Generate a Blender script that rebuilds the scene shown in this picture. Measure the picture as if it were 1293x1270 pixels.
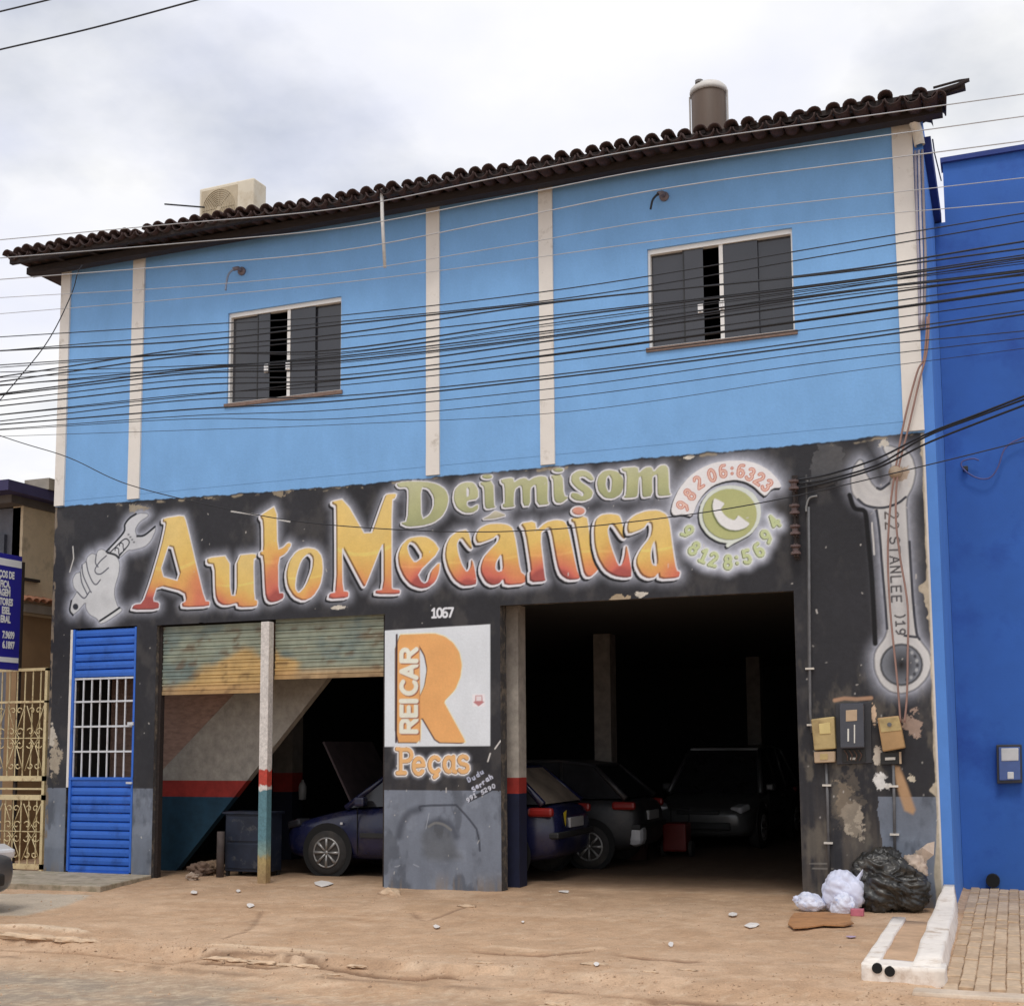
import bpy, bmesh, math, random
import numpy as np
from mathutils import Vector, Matrix, noise as mnoise
from mathutils.geometry import tessellate_polygon
random.seed(7); rng = np.random.RandomState(11)
for o in list(bpy.data.objects): bpy.data.objects.remove(o)
scene = bpy.context.scene
COL = scene.collection
rad = math.radians
# ------------------------------------------------------------------ camera
PW, PH, FPX, PCY = 1293.0, 1270.0, 1609.894, 770.692      # the photo is cropped at the bottom: optical centre below its middle
YAW, PITCH, ROLL = .372772047, .107555442, -.00641996
CAM = np.array([12.02277, -13.76, 1.62767])
def _basis():
    cy, sy = math.cos(YAW), math.sin(YAW)
    f = np.array([-sy*math.cos(PITCH), cy*math.cos(PITCH), math.sin(PITCH)])
    r = np.array([cy, sy, 0.]); u = np.cross(r, f)
    c, s = math.cos(ROLL), math.sin(ROLL)
    return np.array([c*r+s*u, -s*r+c*u, f])
RB = _basis()
cam_data = bpy.data.cameras.new('camera'); cam = bpy.data.objects.new('camera', cam_data)
COL.objects.link(cam); scene.camera = cam
m = Matrix.Identity(4)
for i in range(3):
    m[i][0] = RB[0][i]; m[i][1] = RB[1][i]; m[i][2] = -RB[2][i]; m[i][3] = CAM[i]
cam.matrix_world = m
cam_data.sensor_fit = 'HORIZONTAL'; cam_data.sensor_width = 36.0
cam_data.lens = FPX/PW*36.0; cam_data.shift_y = (PCY-PH/2)/PW; cam_data.clip_end = 2000; cam_data.clip_start = .1
# ------------------------------------------------------------------ world, sun, exposure
SUN_EL, SUN_AZ = rad(60), rad(168)      # azimuth clockwise from +Y
world = bpy.data.worlds.new('World'); scene.world = world; world.use_nodes = True
nt = world.node_tree; nt.nodes.clear()
def N(t, typ, **kw):
    n = t.nodes.new(typ)
    for k, v in kw.items(): setattr(n, k, v)
    return n
wo = N(nt, 'ShaderNodeOutputWorld'); bg = N(nt, 'ShaderNodeBackground'); bg.inputs['Strength'].default_value = .1
sky = N(nt, 'ShaderNodeTexSky', sky_type='NISHITA'); sky.sun_disc = False
sky.sun_elevation = SUN_EL; sky.sun_rotation = SUN_AZ
tc = N(nt, 'ShaderNodeTexCoord'); sep = N(nt, 'ShaderNodeSeparateXYZ'); nt.links.new(tc.outputs['Generated'], sep.inputs[0])
mx = N(nt, 'ShaderNodeMath', operation='MAXIMUM'); nt.links.new(sep.outputs[2], mx.inputs[0]); mx.inputs[1].default_value = 0
ad = N(nt, 'ShaderNodeMath', operation='ADD'); nt.links.new(mx.outputs[0], ad.inputs[0]); ad.inputs[1].default_value = .22
dv = N(nt, 'ShaderNodeVectorMath', operation='DIVIDE'); cb = N(nt, 'ShaderNodeCombineXYZ')
for i in range(3): nt.links.new(ad.outputs[0], cb.inputs[i])
nt.links.new(tc.outputs['Generated'], dv.inputs[0]); nt.links.new(cb.outputs[0], dv.inputs[1])
mp = N(nt, 'ShaderNodeMapping'); nt.links.new(dv.outputs[0], mp.inputs[0])
mp.inputs['Location'].default_value = (.93, 2.05, 0.4); mp.inputs['Scale'].default_value = (1, 1, .6)
n1 = N(nt, 'ShaderNodeTexNoise'); n1.inputs['Scale'].default_value = 2.1; n1.inputs['Detail'].default_value = 7; n1.inputs['Roughness'].default_value = .52
nt.links.new(mp.outputs[0], n1.inputs['Vector'])
r1 = N(nt, 'ShaderNodeValToRGB'); r1.color_ramp.elements[0].position = .33; r1.color_ramp.elements[1].position = .5
r1.color_ramp.elements[0].color = (.6, .6, .6, 1)
nt.links.new(n1.outputs['Fac'], r1.inputs[0])
n2 = N(nt, 'ShaderNodeTexNoise'); n2.inputs['Scale'].default_value = 3.3; n2.inputs['Detail'].default_value = 6
nt.links.new(mp.outputs[0], n2.inputs['Vector'])
r2 = N(nt, 'ShaderNodeValToRGB'); r2.color_ramp.elements[0].position = .36; r2.color_ramp.elements[1].position = .62
r2.color_ramp.elements[0].color = (8.1, 8.3, 9.3, 1); r2.color_ramp.elements[1].color = (9.35, 9.35, 9.4, 1)
nt.links.new(n2.outputs['Fac'], r2.inputs[0])
mixc = N(nt, 'ShaderNodeMix', data_type='RGBA')
nt.links.new(r1.outputs[0], mixc.inputs[0]); nt.links.new(sky.outputs[0], mixc.inputs[6]); nt.links.new(r2.outputs[0], mixc.inputs[7])
nt.links.new(mixc.outputs[2], bg.inputs[0]); nt.links.new(bg.outputs[0], wo.inputs[0])
sl = bpy.data.lights.new('sun', 'SUN'); sl.energy = 1.2; sl.angle = rad(16); sl.color = (1, .965, .91)
so = bpy.data.objects.new('sun', sl); COL.objects.link(so)
sd = Vector((math.sin(SUN_AZ)*math.cos(SUN_EL), math.cos(SUN_AZ)*math.cos(SUN_EL), math.sin(SUN_EL)))
so.rotation_euler = sd.to_track_quat('Z', 'Y').to_euler(); so.location = (4, -8, 25)
vs = scene.view_settings; vs.view_transform = 'Standard'; vs.look = 'None'; vs.gamma = 1; vs.use_curve_mapping = False
vs.exposure = 0.1
scene.render.engine = 'CYCLES'
# ------------------------------------------------------------------ measuring helpers (photo pixel -> point on a real plane)
def ray(px, py): return RB.T @ np.array([(px-PW/2)/FPX, -(py-PCY)/FPX, 1.])
def U(px, py, Y=0.):
    d = ray(px, py); return CAM+(Y-CAM[1])/d[1]*d
def G(px, py, z=0.):
    d = ray(px, py); return CAM+(z-CAM[2])/d[2]*d
def S(px, py, X):
    d = ray(px, py); return CAM+(X-CAM[0])/d[0]*d
def UXZ(P, Y=0.):
    P = np.asarray(P, float)
    q = np.stack([(P[:, 0]-PW/2)/FPX, -(P[:, 1]-PCY)/FPX, np.ones(len(P))], 1) @ RB
    t = (Y-CAM[1])/q[:, 1]
    return np.stack([CAM[0]+t*q[:, 0], CAM[2]+t*q[:, 2]], 1)
def lin(c):
    c = np.asarray(c, float)/255.
    return np.where(c <= .04045, c/12.92, ((c+.055)/1.055)**2.4)
ALB = 1/.86                                   # photo value -> surface colour under this light
def alb(c): return np.clip(lin(c)*ALB, 0, .84)
# ------------------------------------------------------------------ materials
MATS = {}
def nodes(name):
    m = bpy.data.materials.new(name); m.use_nodes = True; t = m.node_tree
    b = t.nodes['Principled BSDF']; MATS[name] = m
    return m, t, b
def mat(name, c, rough=.7, metal=0., var=.12, scale=6., bump=.0, bscale=40., dirt=None, dirt_amt=.4, dscale=3., spec=.5, stretch=None):
    """plain surface: base colour with mottling, optional dirt, fine relief"""
    if name in MATS: return MATS[name]
    m, t, b = nodes(name)
    c = list(c)
    tc = N(t, 'ShaderNodeTexCoord'); src = tc.outputs['Object']
    if stretch:
        mp = N(t, 'ShaderNodeMapping'); mp.inputs['Scale'].default_value = stretch; t.links.new(src, mp.inputs[0]); src = mp.outputs[0]
    n = N(t, 'ShaderNodeTexNoise'); n.inputs['Scale'].default_value = scale; n.inputs['Detail'].default_value = 6; n.inputs['Roughness'].default_value = .6
    t.links.new(src, n.inputs['Vector'])
    r = N(t, 'ShaderNodeValToRGB'); r.color_ramp.elements[0].position = .3; r.color_ramp.elements[1].position = .7
    r.color_ramp.elements[0].color = [x*(1-var) for x in c]+[1]; r.color_ramp.elements[1].color = [min(x*(1+var), .9) for x in c]+[1]
    t.links.new(n.outputs['Fac'], r.inputs[0]); out = r.outputs[0]
    if dirt is not None:
        n2 = N(t, 'ShaderNodeTexNoise'); n2.inputs['Scale'].default_value = dscale; n2.inputs['Detail'].default_value = 9; n2.inputs['Roughness'].default_value = .68
        t.links.new(src, n2.inputs['Vector'])
        r2 = N(t, 'ShaderNodeValToRGB'); r2.color_ramp.elements[0].position = .62-dirt_amt*.35; r2.color_ramp.elements[1].position = .78-dirt_amt*.2
        t.links.new(n2.outputs['Fac'], r2.inputs[0])
        mxn = N(t, 'ShaderNodeMix', data_type='RGBA'); t.links.new(r2.outputs[0], mxn.inputs[0]); t.links.new(out, mxn.inputs[6])
        mxn.inputs[7].default_value = list(dirt)+[1]; out = mxn.outputs[2]
    t.links.new(out, b.inputs['Base Color'])
    b.inputs['Roughness'].default_value = rough; b.inputs['Metallic'].default_value = metal; b.inputs['Specular IOR Level'].default_value = spec
    if bump:
        n3 = N(t, 'ShaderNodeTexNoise'); n3.inputs['Scale'].default_value = bscale; n3.inputs['Detail'].default_value = 5
        t.links.new(src, n3.inputs['Vector'])
        bp = N(t, 'ShaderNodeBump'); bp.inputs['Strength'].default_value = bump; bp.inputs['Distance'].default_value = .02
        t.links.new(n3.outputs['Fac'], bp.inputs['Height']); t.links.new(bp.outputs[0], b.inputs['Normal'])
    return m
def attr_mat(name, rough=.75, var=.1, scale=5., bump=.12, bscale=28., spec=.3, fine=60., speck=0.):
    """painted surface: the paint layout is a colour attribute, mottled and roughened by noise"""
    m, t, b = nodes(name)
    a = N(t, 'ShaderNodeAttribute', attribute_name='Col')
    tc = N(t, 'ShaderNodeTexCoord')
    mp = N(t, 'ShaderNodeMapping'); mp.inputs['Scale'].default_value = (1, 1, .55); t.links.new(tc.outputs['Object'], mp.inputs[0])
    n = N(t, 'ShaderNodeTexNoise'); n.inputs['Scale'].default_value = scale; n.inputs['Detail'].default_value = 8; n.inputs['Roughness'].default_value = .65
    t.links.new(mp.outputs[0], n.inputs['Vector'])
    r = N(t, 'ShaderNodeMapRange'); r.inputs[1].default_value = .3; r.inputs[2].default_value = .7; r.inputs[3].default_value = 1-var; r.inputs[4].default_value = 1+var*.6
    t.links.new(n.outputs['Fac'], r.inputs[0])
    v = N(t, 'ShaderNodeVectorMath', operation='SCALE'); t.links.new(a.outputs['Color'], v.inputs[0]); t.links.new(r.outputs[0], v.inputs['Scale'])
    out = v.outputs[0]
    if speck:
        n5 = N(t, 'ShaderNodeTexNoise'); n5.inputs['Scale'].default_value = fine; n5.inputs['Detail'].default_value = 4; n5.inputs['Roughness'].default_value = .7
        t.links.new(tc.outputs['Object'], n5.inputs['Vector'])
        r5 = N(t, 'ShaderNodeMapRange'); r5.inputs[1].default_value = .3; r5.inputs[2].default_value = .7; r5.inputs[3].default_value = 1-speck; r5.inputs[4].default_value = 1+speck; t.links.new(n5.outputs['Fac'], r5.inputs[0])
        v5 = N(t, 'ShaderNodeVectorMath', operation='SCALE'); t.links.new(out, v5.inputs[0]); t.links.new(r5.outputs[0], v5.inputs['Scale']); out = v5.outputs[0]
    t.links.new(out, b.inputs['Base Color'])
    n3 = N(t, 'ShaderNodeTexNoise'); n3.inputs['Scale'].default_value = bscale; n3.inputs['Detail'].default_value = 6
    t.links.new(tc.outputs['Object'], n3.inputs['Vector'])
    bp = N(t, 'ShaderNodeBump'); bp.inputs['Strength'].default_value = bump; bp.inputs['Distance'].default_value = .02
    t.links.new(n3.outputs['Fac'], bp.inputs['Height']); t.links.new(bp.outputs[0], b.inputs['Normal'])
    b.inputs['Roughness'].default_value = rough; b.inputs['Specular IOR Level'].default_value = spec
    return m
# ------------------------------------------------------------------ object helpers
def link(o, parent=None):
    COL.objects.link(o)
    if parent is not None: o.parent = parent
    return o
def tag(o, label=None, cat=None, group=None, kind=None):
    if label: o['label'] = label
    if cat: o['category'] = cat
    if group: o['group'] = group
    if kind: o['kind'] = kind
    return o
def thing(name, loc, label, cat, group=None):
    o = bpy.data.objects.new(name, None); o.location = loc; o.empty_display_size = .1
    link(o); return tag(o, label, cat, group)
def put(name, me, m, parent=None, smooth=False):
    if m is not None:
        me.materials.clear(); me.materials.append(m)
    if smooth:
        me.polygons.foreach_set('use_smooth', [True]*len(me.polygons))
    o = bpy.data.objects.new(name, me); link(o)
    if parent is not None:
        o.parent = parent
        mw = Matrix.Translation(parent.location)
        p = parent.parent
        while p is not None: mw = Matrix.Translation(p.location) @ mw; p = p.parent
        o.matrix_parent_inverse = mw.inverted()      # vertices stay in world coordinates
    return o
def mesh(name, V, F, m, parent=None, smooth=False):
    me = bpy.data.meshes.new(name); me.from_pydata([tuple(map(float, v)) for v in V], [], F); me.update()
    return put(name, me, m, parent, smooth)
class MB:
    def __init__(s): s.v = []; s.f = []
    def add(s, V, F):
        k = len(s.v); s.v += [tuple(map(float, v)) for v in V]; s.f += [tuple(i+k for i in f) for f in F]; return s
    def box(s, x0, x1, y0, y1, z0, z1, M=None):
        V = [Vector((x, y, z)) for z in (z0, z1) for y in (y0, y1) for x in (x0, x1)]
        if M is not None: V = [M @ v for v in V]
        return s.add(V, [(0, 2, 3, 1), (4, 5, 7, 6), (0, 1, 5, 4), (2, 6, 7, 3), (0, 4, 6, 2), (1, 3, 7, 5)])
    def prism(s, P, y0, y1, axis='y'):
        """polygon in the plane (x,z) extruded along y (or (y,z) along x, (x,y) along z)"""
        n = len(P)
        def pt(p, d): return (p[0], d, p[1]) if axis == 'y' else ((d, p[0], p[1]) if axis == 'x' else (p[0], p[1], d))
        V = [pt(p, y0) for p in P]+[pt(p, y1) for p in P]
        tris = tessellate_polygon([[Vector((p[0], p[1], 0)) for p in P]])
        F = [tuple(t) for t in tris]+[tuple(i+n for i in reversed(t)) for t in tris]
        F += [(i, (i+1) % n, (i+1) % n+n, i+n) for i in range(n)]
        return s.add(V, F)
    def tube(s, pts, r, n=8, caps=True):
        pts = [Vector(p) for p in pts]; R = r if isinstance(r, (list, tuple)) else [r]*len(pts)
        V = []; F = []; up = None
        for i, p in enumerate(pts):
            d = (pts[min(i+1, len(pts)-1)]-pts[max(i-1, 0)]).normalized()
            if up is None: up = d.orthogonal().normalized()
            up = (up-d*up.dot(d)); up = up.normalized() if up.length > 1e-6 else d.orthogonal().normalized()
            w = d.cross(up)
            for k in range(n):
                a = 2*math.pi*k/n; V.append(p+(up*math.cos(a)+w*math.sin(a))*R[i])
        for i in range(len(pts)-1):
            for k in range(n): F.append((i*n+k, i*n+(k+1) % n, (i+1)*n+(k+1) % n, (i+1)*n+k))
        if caps: F += [tuple(range(n-1, -1, -1)), tuple((len(pts)-1)*n+k for k in range(n))]
        return s.add(V, F)
    def lathe(s, prof, c, n=20, axis='z', ang=2*math.pi):
        """prof: list of (radius, height)"""
        V = []; F = []
        for r, h in prof:
            for k in range(n):
                a = ang*k/n; x, y = r*math.cos(a), r*math.sin(a)
                V.append({'z': (c[0]+x, c[1]+y, c[2]+h), 'y': (c[0]+x, c[1]+h, c[2]+y), 'x': (c[0]+h, c[1]+x, c[2]+y)}[axis])
        for i in range(len(prof)-1):
            for k in range(n): F.append((i*n+k, i*n+(k+1) % n, (i+1)*n+(k+1) % n, (i+1)*n+k))
        F += [tuple(range(n)), tuple((len(prof)-1)*n+k for k in range(n))]
        return s.add(V, F)
    def obj(s, name, m, parent=None, smooth=False, bevel=0, seg=2):
        o = mesh(name, s.v, s.f, m, parent, smooth)
        bm = bmesh.new(); bm.from_mesh(o.data); bmesh.ops.recalc_face_normals(bm, faces=bm.faces); bm.to_mesh(o.data); bm.free()
        if smooth: o.data.polygons.foreach_set('use_smooth', [True]*len(o.data.polygons))
        if bevel:
            b = o.modifiers.new('bevel', 'BEVEL'); b.width = bevel; b.segments = seg; b.limit_method = 'ANGLE'; b.angle_limit = rad(40)
        return o
def box(name, x0, x1, y0, y1, z0, z1, m, parent=None, bevel=0): return MB().box(x0, x1, y0, y1, z0, z1).obj(name, m, parent, bevel=bevel)
def copy_to(src, name, parent, loc=(0, 0, 0), rot=(0, 0, 0), scale=(1, 1, 1)):
    o = bpy.data.objects.new(name, src); link(o, parent); o.location = loc; o.rotation_euler = rot; o.scale = scale
    return o
def smooth_line(P, n=24):
    """Catmull-Rom through points"""
    P = [np.asarray(p, float) for p in P]; P = [2*P[0]-P[1]]+P+[2*P[-1]-P[-2]]; out = []
    for i in range(1, len(P)-2):
        a, b, c, d = P[i-1:i+3]
        for k in range(n):
            t = k/n; out.append(.5*((2*b)+(-a+c)*t+(2*a-5*b+4*c-d)*t*t+(-a+3*b-3*c+d)*t**3))
    out.append(P[-2]); return out
# ------------------------------------------------------------------ numpy noise
_LAT = {}
def vnoise(x, y, seed=0):
    r = _LAT.get(seed)
    if r is None: r = _LAT[seed] = np.random.RandomState(seed).rand(256, 256)
    xi = np.floor(x).astype(int); yi = np.floor(y).astype(int); fx = x-xi; fy = y-yi
    fx = fx*fx*(3-2*fx); fy = fy*fy*(3-2*fy)
    g = lambda a, b: r[a % 256, b % 256]
    return (g(xi, yi)*(1-fx)+g(xi+1, yi)*fx)*(1-fy)+(g(xi, yi+1)*(1-fx)+g(xi+1, yi+1)*fx)*fy
def fbm(x, y, seed=0, o=5, g=.55):
    s = 0; a = 1; t = 0
    for i in range(o): s = s+a*vnoise(x*2**i, y*2**i, seed+i); t += a; a *= g
    return s/t
def sstep(a, b, x):
    t = np.clip((x-a)/(b-a), 0, 1); return t*t*(3-2*t)
# ------------------------------------------------------------------ painted front: paint layout of the street wall, worked out on a grid
class Canvas:
    def __init__(s, x0, x1, z0, z1, res):
        s.res = res; s.x = np.arange(x0, x1+res*.5, res); s.z = np.arange(z0, z1+res*.5, res)
        s.X, s.Z = np.meshgrid(s.x, s.z); s.C = np.zeros(s.X.shape+(3,))
    def win(s, P, mar):
        P = np.concatenate(P); a = P.min(0)-mar; b = P.max(0)+mar
        i0, i1 = np.searchsorted(s.x, [a[0], b[0]]); j0, j1 = np.searchsorted(s.z, [a[1], b[1]])
        return slice(j0, j1), slice(i0, i1)
    def blend(s, w, mask, col):
        m = np.clip(mask, 0, 1)[..., None]; s.C[w] = s.C[w]*(1-m)+np.asarray(col)*m
    def aa(s, d): return np.clip(.5-d/s.res*.8, 0, 1)
def seg_d(X, Z, A, B):
    d = B-A; l = max((d**2).sum(), 1e-12); t = np.clip(((X-A[0])*d[0]+(Z-A[1])*d[1])/l, 0, 1)
    return np.hypot(X-A[0]-t*d[0], Z-A[1]-t*d[1])
def line_d(X, Z, L):
    D = np.full(X.shape, 9.)
    for P in L:
        for a, b in zip(P[:-1], P[1:]): D = np.minimum(D, seg_d(X, Z, a, b))
    return D
def poly_d(X, Z, L, sh=(0, 0)):
    X = X-sh[0]; Z = Z-sh[1]; D = np.full(X.shape, 9.); ins = np.zeros(X.shape, bool)
    for P in L:
        Q = np.roll(P, -1, 0)
        for a, b in zip(P, Q):
            D = np.minimum(D, seg_d(X, Z, a, b))
            if a[1] != b[1]:
                c = ((a[1] > Z) != (b[1] > Z)) & (X < (b[0]-a[0])*(Z-a[1])/(b[1]-a[1])+a[0]); ins ^= c
    return np.where(ins, -D, D)
def chaikin(P, n=1, r=.2):
    P = np.asarray(P, float)
    for _ in range(n):
        Q = np.roll(P, -1, 0); P = np.stack([P*(1-r)+Q*r, P*r+Q*(1-r)], 1).reshape(-1, 2)
    return P
def zoomed(L, x0, y0, sc, n=1, r=.2, Y=0.):
    """outlines read off an enlarged view of the wall -> wall coordinates"""
    return [UXZ(chaikin(np.asarray(P, float)/sc+[x0, y0], n, r) if n else np.asarray(P, float)/sc+[x0, y0], Y) for P in L]
def ell(cx, cy, rx, ry, n=18, rot=0):
    a = np.linspace(0, 2*np.pi, n, endpoint=False); c, s_ = math.cos(rot), math.sin(rot)
    x, y = rx*np.cos(a), ry*np.sin(a); return np.stack([cx+x*c-y*s_, cy+x*s_+y*c], 1)
BLUE = alb((117, 164, 213)); BLACK = alb((43, 43, 47)); SKIRT = alb((110, 117, 129)); WHITE = alb((216, 215, 220))
TAN = alb((170, 155, 132)); PALE = alb((205, 198, 185))
cv = Canvas(-.07, 11.292, -.06, 5.02, .0085)
X, Z = cv.X, cv.Z
n_big = fbm(X*1.1, Z*.8, 3); n_mid = fbm(X*5, Z*3.2, 21); n_fine = fbm(X*26, Z*22, 40, 4); n_str = fbm(X*14, Z*1.3, 60, 4)
cv.C[:] = BLACK*(.75+.55*n_big[..., None])*(.85+.3*n_fine[..., None])
# dusty, worn zones of the black paint
w_all = (slice(None), slice(None))
cv.blend(w_all, sstep(.5, .78, n_mid)*.22, alb((98, 94, 90)))
cv.blend(w_all, sstep(1.5, 0., Z)*sstep(.35, .75, n_str)*.45, alb((120, 108, 94)))
pier = sstep(9.85, 9.95, X)
cv.blend(w_all, pier*sstep(.52, .7, fbm(X*7, Z*3, 81))*sstep(3.4, 1.4, Z)*.5, alb((110, 103, 92)))
# grey skirting
sk = (Z < 1.14+.006*(n_fine-.5)) & (X < 6.7) | (Z < 1.11+.02*(n_mid-.5)) & (X > 10.7+.12*(n_mid-.5))
skc = SKIRT*(.72+.5*n_mid[..., None])*(.9+.2*n_str[..., None])
cv.C[sk] = skc[sk]
cv.blend(w_all, sk*sstep(.55, .72, fbm(X*3, Z*5, 90))*.4, alb((132, 139, 150)))
cv.blend(w_all, sk*sstep(.56, .7, fbm(X*4.2, Z*2.4, 95))*.55, alb((62, 66, 74)))
cv.blend(w_all, sk*sstep(.25, .0, Z)*sstep(.46, .7, n_str)*.5, alb((128, 112, 92)))
# ---- halo first for everything painted with an airbrush
def halo(L, amt=.75, r0=.02, r1=.15, col=None, line=False, hw=0):
    w = cv.win(L, r1+.05); x, z = X[w], Z[w]
    d = line_d(x, z, L)-hw if line else poly_d(x, z, L)
    f = np.exp(-np.clip(d-r0, 0, 9)/(r1*.42))*sstep(r1*1.5, r1*.6, d)
    cv.blend(w, amt*f*(.8+.4*n_fine[w]), alb((196, 200, 214)) if col is None else col)
ZA = (160, 620, 4.973); ZM = (400, 610, 6.465); ZC = (550, 630, 6.465); ZI = (690, 620, 6.805)
LET = [
 (ZA, [[(228,172),(355,152),(372,190),(430,440),(490,690),(520,692),(518,722),(352,730),(345,705),(375,690),(362,632),(192,588),(160,690),(205,700),(200,742),(30,745),(45,712),(100,706),(150,570),(215,350),(245,215),(240,195),(226,195)], [(275,298),(348,572),(200,530)]]),
 (ZA, [[(505,420),(645,405),(648,655),(690,658),(690,405),(810,392),(812,418),(795,425),(800,680),(822,690),(815,725),(700,730),(692,700),(640,715),(600,715),(570,695),(555,650),(550,460),(505,455)]]),
 (ZA, [[(940,90),(945,370),(985,355),(1015,322),(1035,335),(1000,390),(950,420),(952,640),(985,640),(985,670),(950,690),(905,700),(880,685),(868,640),(858,410),(835,400),(840,380),(858,380),(856,190),(835,160),(860,140)]]),
 (ZA, [[(1130,355),(1190,365),(1225,410),(1232,500),(1215,590),(1170,660),(1110,690),(1050,665),(1010,600),(1000,520),(1020,440),(1070,375)], [(1140,388),(1170,420),(1165,490),(1125,595),(1080,645),(1055,610),(1065,520),(1095,430)]]),
 (ZM, [[(125,150),(225,130),(425,480),(555,110),(575,90),(650,85),(640,120),(610,135),(610,850),(620,865),(680,870),(675,905),(480,905),(480,875),(545,870),(545,500),(530,500),(400,830),(385,845),(370,825),(215,530),(205,530),(210,880),(260,885),(255,935),(95,945),(105,900),(160,890),(158,200),(150,180),(125,170)]]),
 (ZM, [[(835,435),(900,440),(960,480),(1005,550),(820,735),(850,800),(880,820),(910,800),(930,720),(1005,640),(1000,720),(970,800),(910,850),(850,862),(770,835),(710,770),(670,680),(660,590),(690,510),(750,450)], [(760,475),(805,495),(870,600),(800,655),(755,590),(735,520)]]),
 (ZC, [[(265,250),(300,400),(285,410),(250,370),(215,320),(190,325),(172,370),(185,450),(215,540),(255,600),(285,560),(290,490),(310,520),(340,690),(290,705),(220,710),(150,660),(100,570),(75,470),(85,380),(120,310),(180,265)]]),
 (ZC, [[(345,365),(325,330),(330,290),(360,240),(430,205),(520,200),(590,210),(630,240),(655,350),(690,590),(735,625),(730,690),(565,705),(550,650),(520,690),(460,705),(410,680),(370,610),(365,560),(390,480),(450,410),(510,350),(520,310),(500,290),(470,320)], [(538,440),(550,585),(510,595),(486,570),(493,510)]]),
 (ZC, [[(690,200),(810,180),(825,260),(900,190),(980,170),(1050,180),(1080,230),(1150,570),(1180,640),(1160,655),(1080,660),(1020,620),(990,540),(940,250),(910,230),(850,280),(890,630),(900,670),(770,680),(765,600),(780,590),(730,260)]]),
 (ZI, [[(210,235),(345,215),(360,300),(400,600),(460,645),(430,690),(380,735),(340,735),(315,690),(250,330),(235,270),(215,265)]]),
 (ZI, [[(420,250),(470,205),(540,195),(620,205),(640,240),(680,400),(665,410),(640,390),(570,285),(540,285),(522,340),(552,470),(615,640),(645,640),(670,560),(680,470),(695,480),(740,730),(680,745),(580,730),(500,680),(440,580),(410,460),(405,330)]]),
 (ZI, [[(705,370),(690,330),(700,260),(760,205),(860,170),(960,165),(1030,200),(1055,260),(1085,500),(1115,680),(1150,695),(1135,745),(970,755),(960,700),(930,740),(870,750),(810,720),(770,640),(770,580),(810,500),(890,400),(905,330),(900,280),(870,265),(835,320)], [(930,415),(955,645),(908,635),(892,560),(902,480)]]),
]
LET = [zoomed(L, *z) for z, L in LET]
ACC = zoomed([[(380,165),(440,135),(480,100),(500,100),(580,132),(520,150),(470,160)]], *ZC)
DOT = [zoomed([ell(275, 170, 55, 34)], *ZI, n=0)]
ZD = (490, 570, 6.465); ZE = (660, 570, 6.465)
DEI = [
 (ZD, [[(65,265),(130,245),(300,245),(400,265),(470,310),(495,380),(480,460),(440,530),(370,580),(280,605),(160,615),(100,585),(160,570),(170,320),(150,290),(90,295)], [(265,290),(330,300),(375,370),(375,450),(340,520),(270,560)]]),
 (ZD, [[(640,250),(700,255),(735,310),(735,385),(645,400),(640,440),(675,465),(735,430),(735,470),(690,500),(620,500),(560,460),(535,390),(545,310),(590,265)], [(640,290),(662,310),(660,365),(640,370)]]),
 (ZD, [[(755,250),(860,240),(865,440),(880,455),(810,470),(790,450),(785,290),(755,270)]]), (ZD, [ell(810, 205, 42, 18)]),
 (ZD, [[(920,228),(1020,213),(1028,255),(1070,225),(1120,213),(1150,240),(1185,215),(1240,200),(1290,205),(1305,240),(1300,400),(1315,430),(1215,440),(1210,280),(1195,270),(1160,300),(1160,440),(1100,445),(1095,290),(1075,275),(1030,310),(1025,430),(1035,450),(940,460),(935,430),(955,425),(950,270),(925,255)]]),
 (ZE, [[(235,195),(325,185),(335,360),(375,375),(320,420),(275,420),(255,390),(250,230),(235,215)]]), (ZE, [ell(290, 150, 42, 18)]),
 (ZE, [[(555,180),(585,230),(555,240),(500,200),(460,210),(470,245),(540,290),(575,330),(560,380),(500,405),(430,400),(390,370),(400,335),(450,340),(490,370),(500,340),(440,300),(395,250),(400,190),(450,155),(510,155)]]),
 (ZE, [[(715,150),(780,165),(820,220),(825,290),(800,350),(740,385),(670,380),(620,330),(605,260),(620,200),(660,160)], [(705,190),(730,230),(722,325),(700,335),(676,280),(682,215)]]),
 (ZE, [[(805,135),(940,125),(945,180),(1000,130),(1050,125),(1070,170),(1120,115),(1165,110),(1190,140),(1195,330),(1215,355),(1115,365),(1100,345),(1100,190),(1080,190),(1055,210),(1060,360),(985,375),(975,350),(970,200),(945,215),(940,360),(915,375),(820,380),(845,350),(850,170),(815,160)]]),
]
DEI = [zoomed(L, *z) for z, L in DEI]
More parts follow.
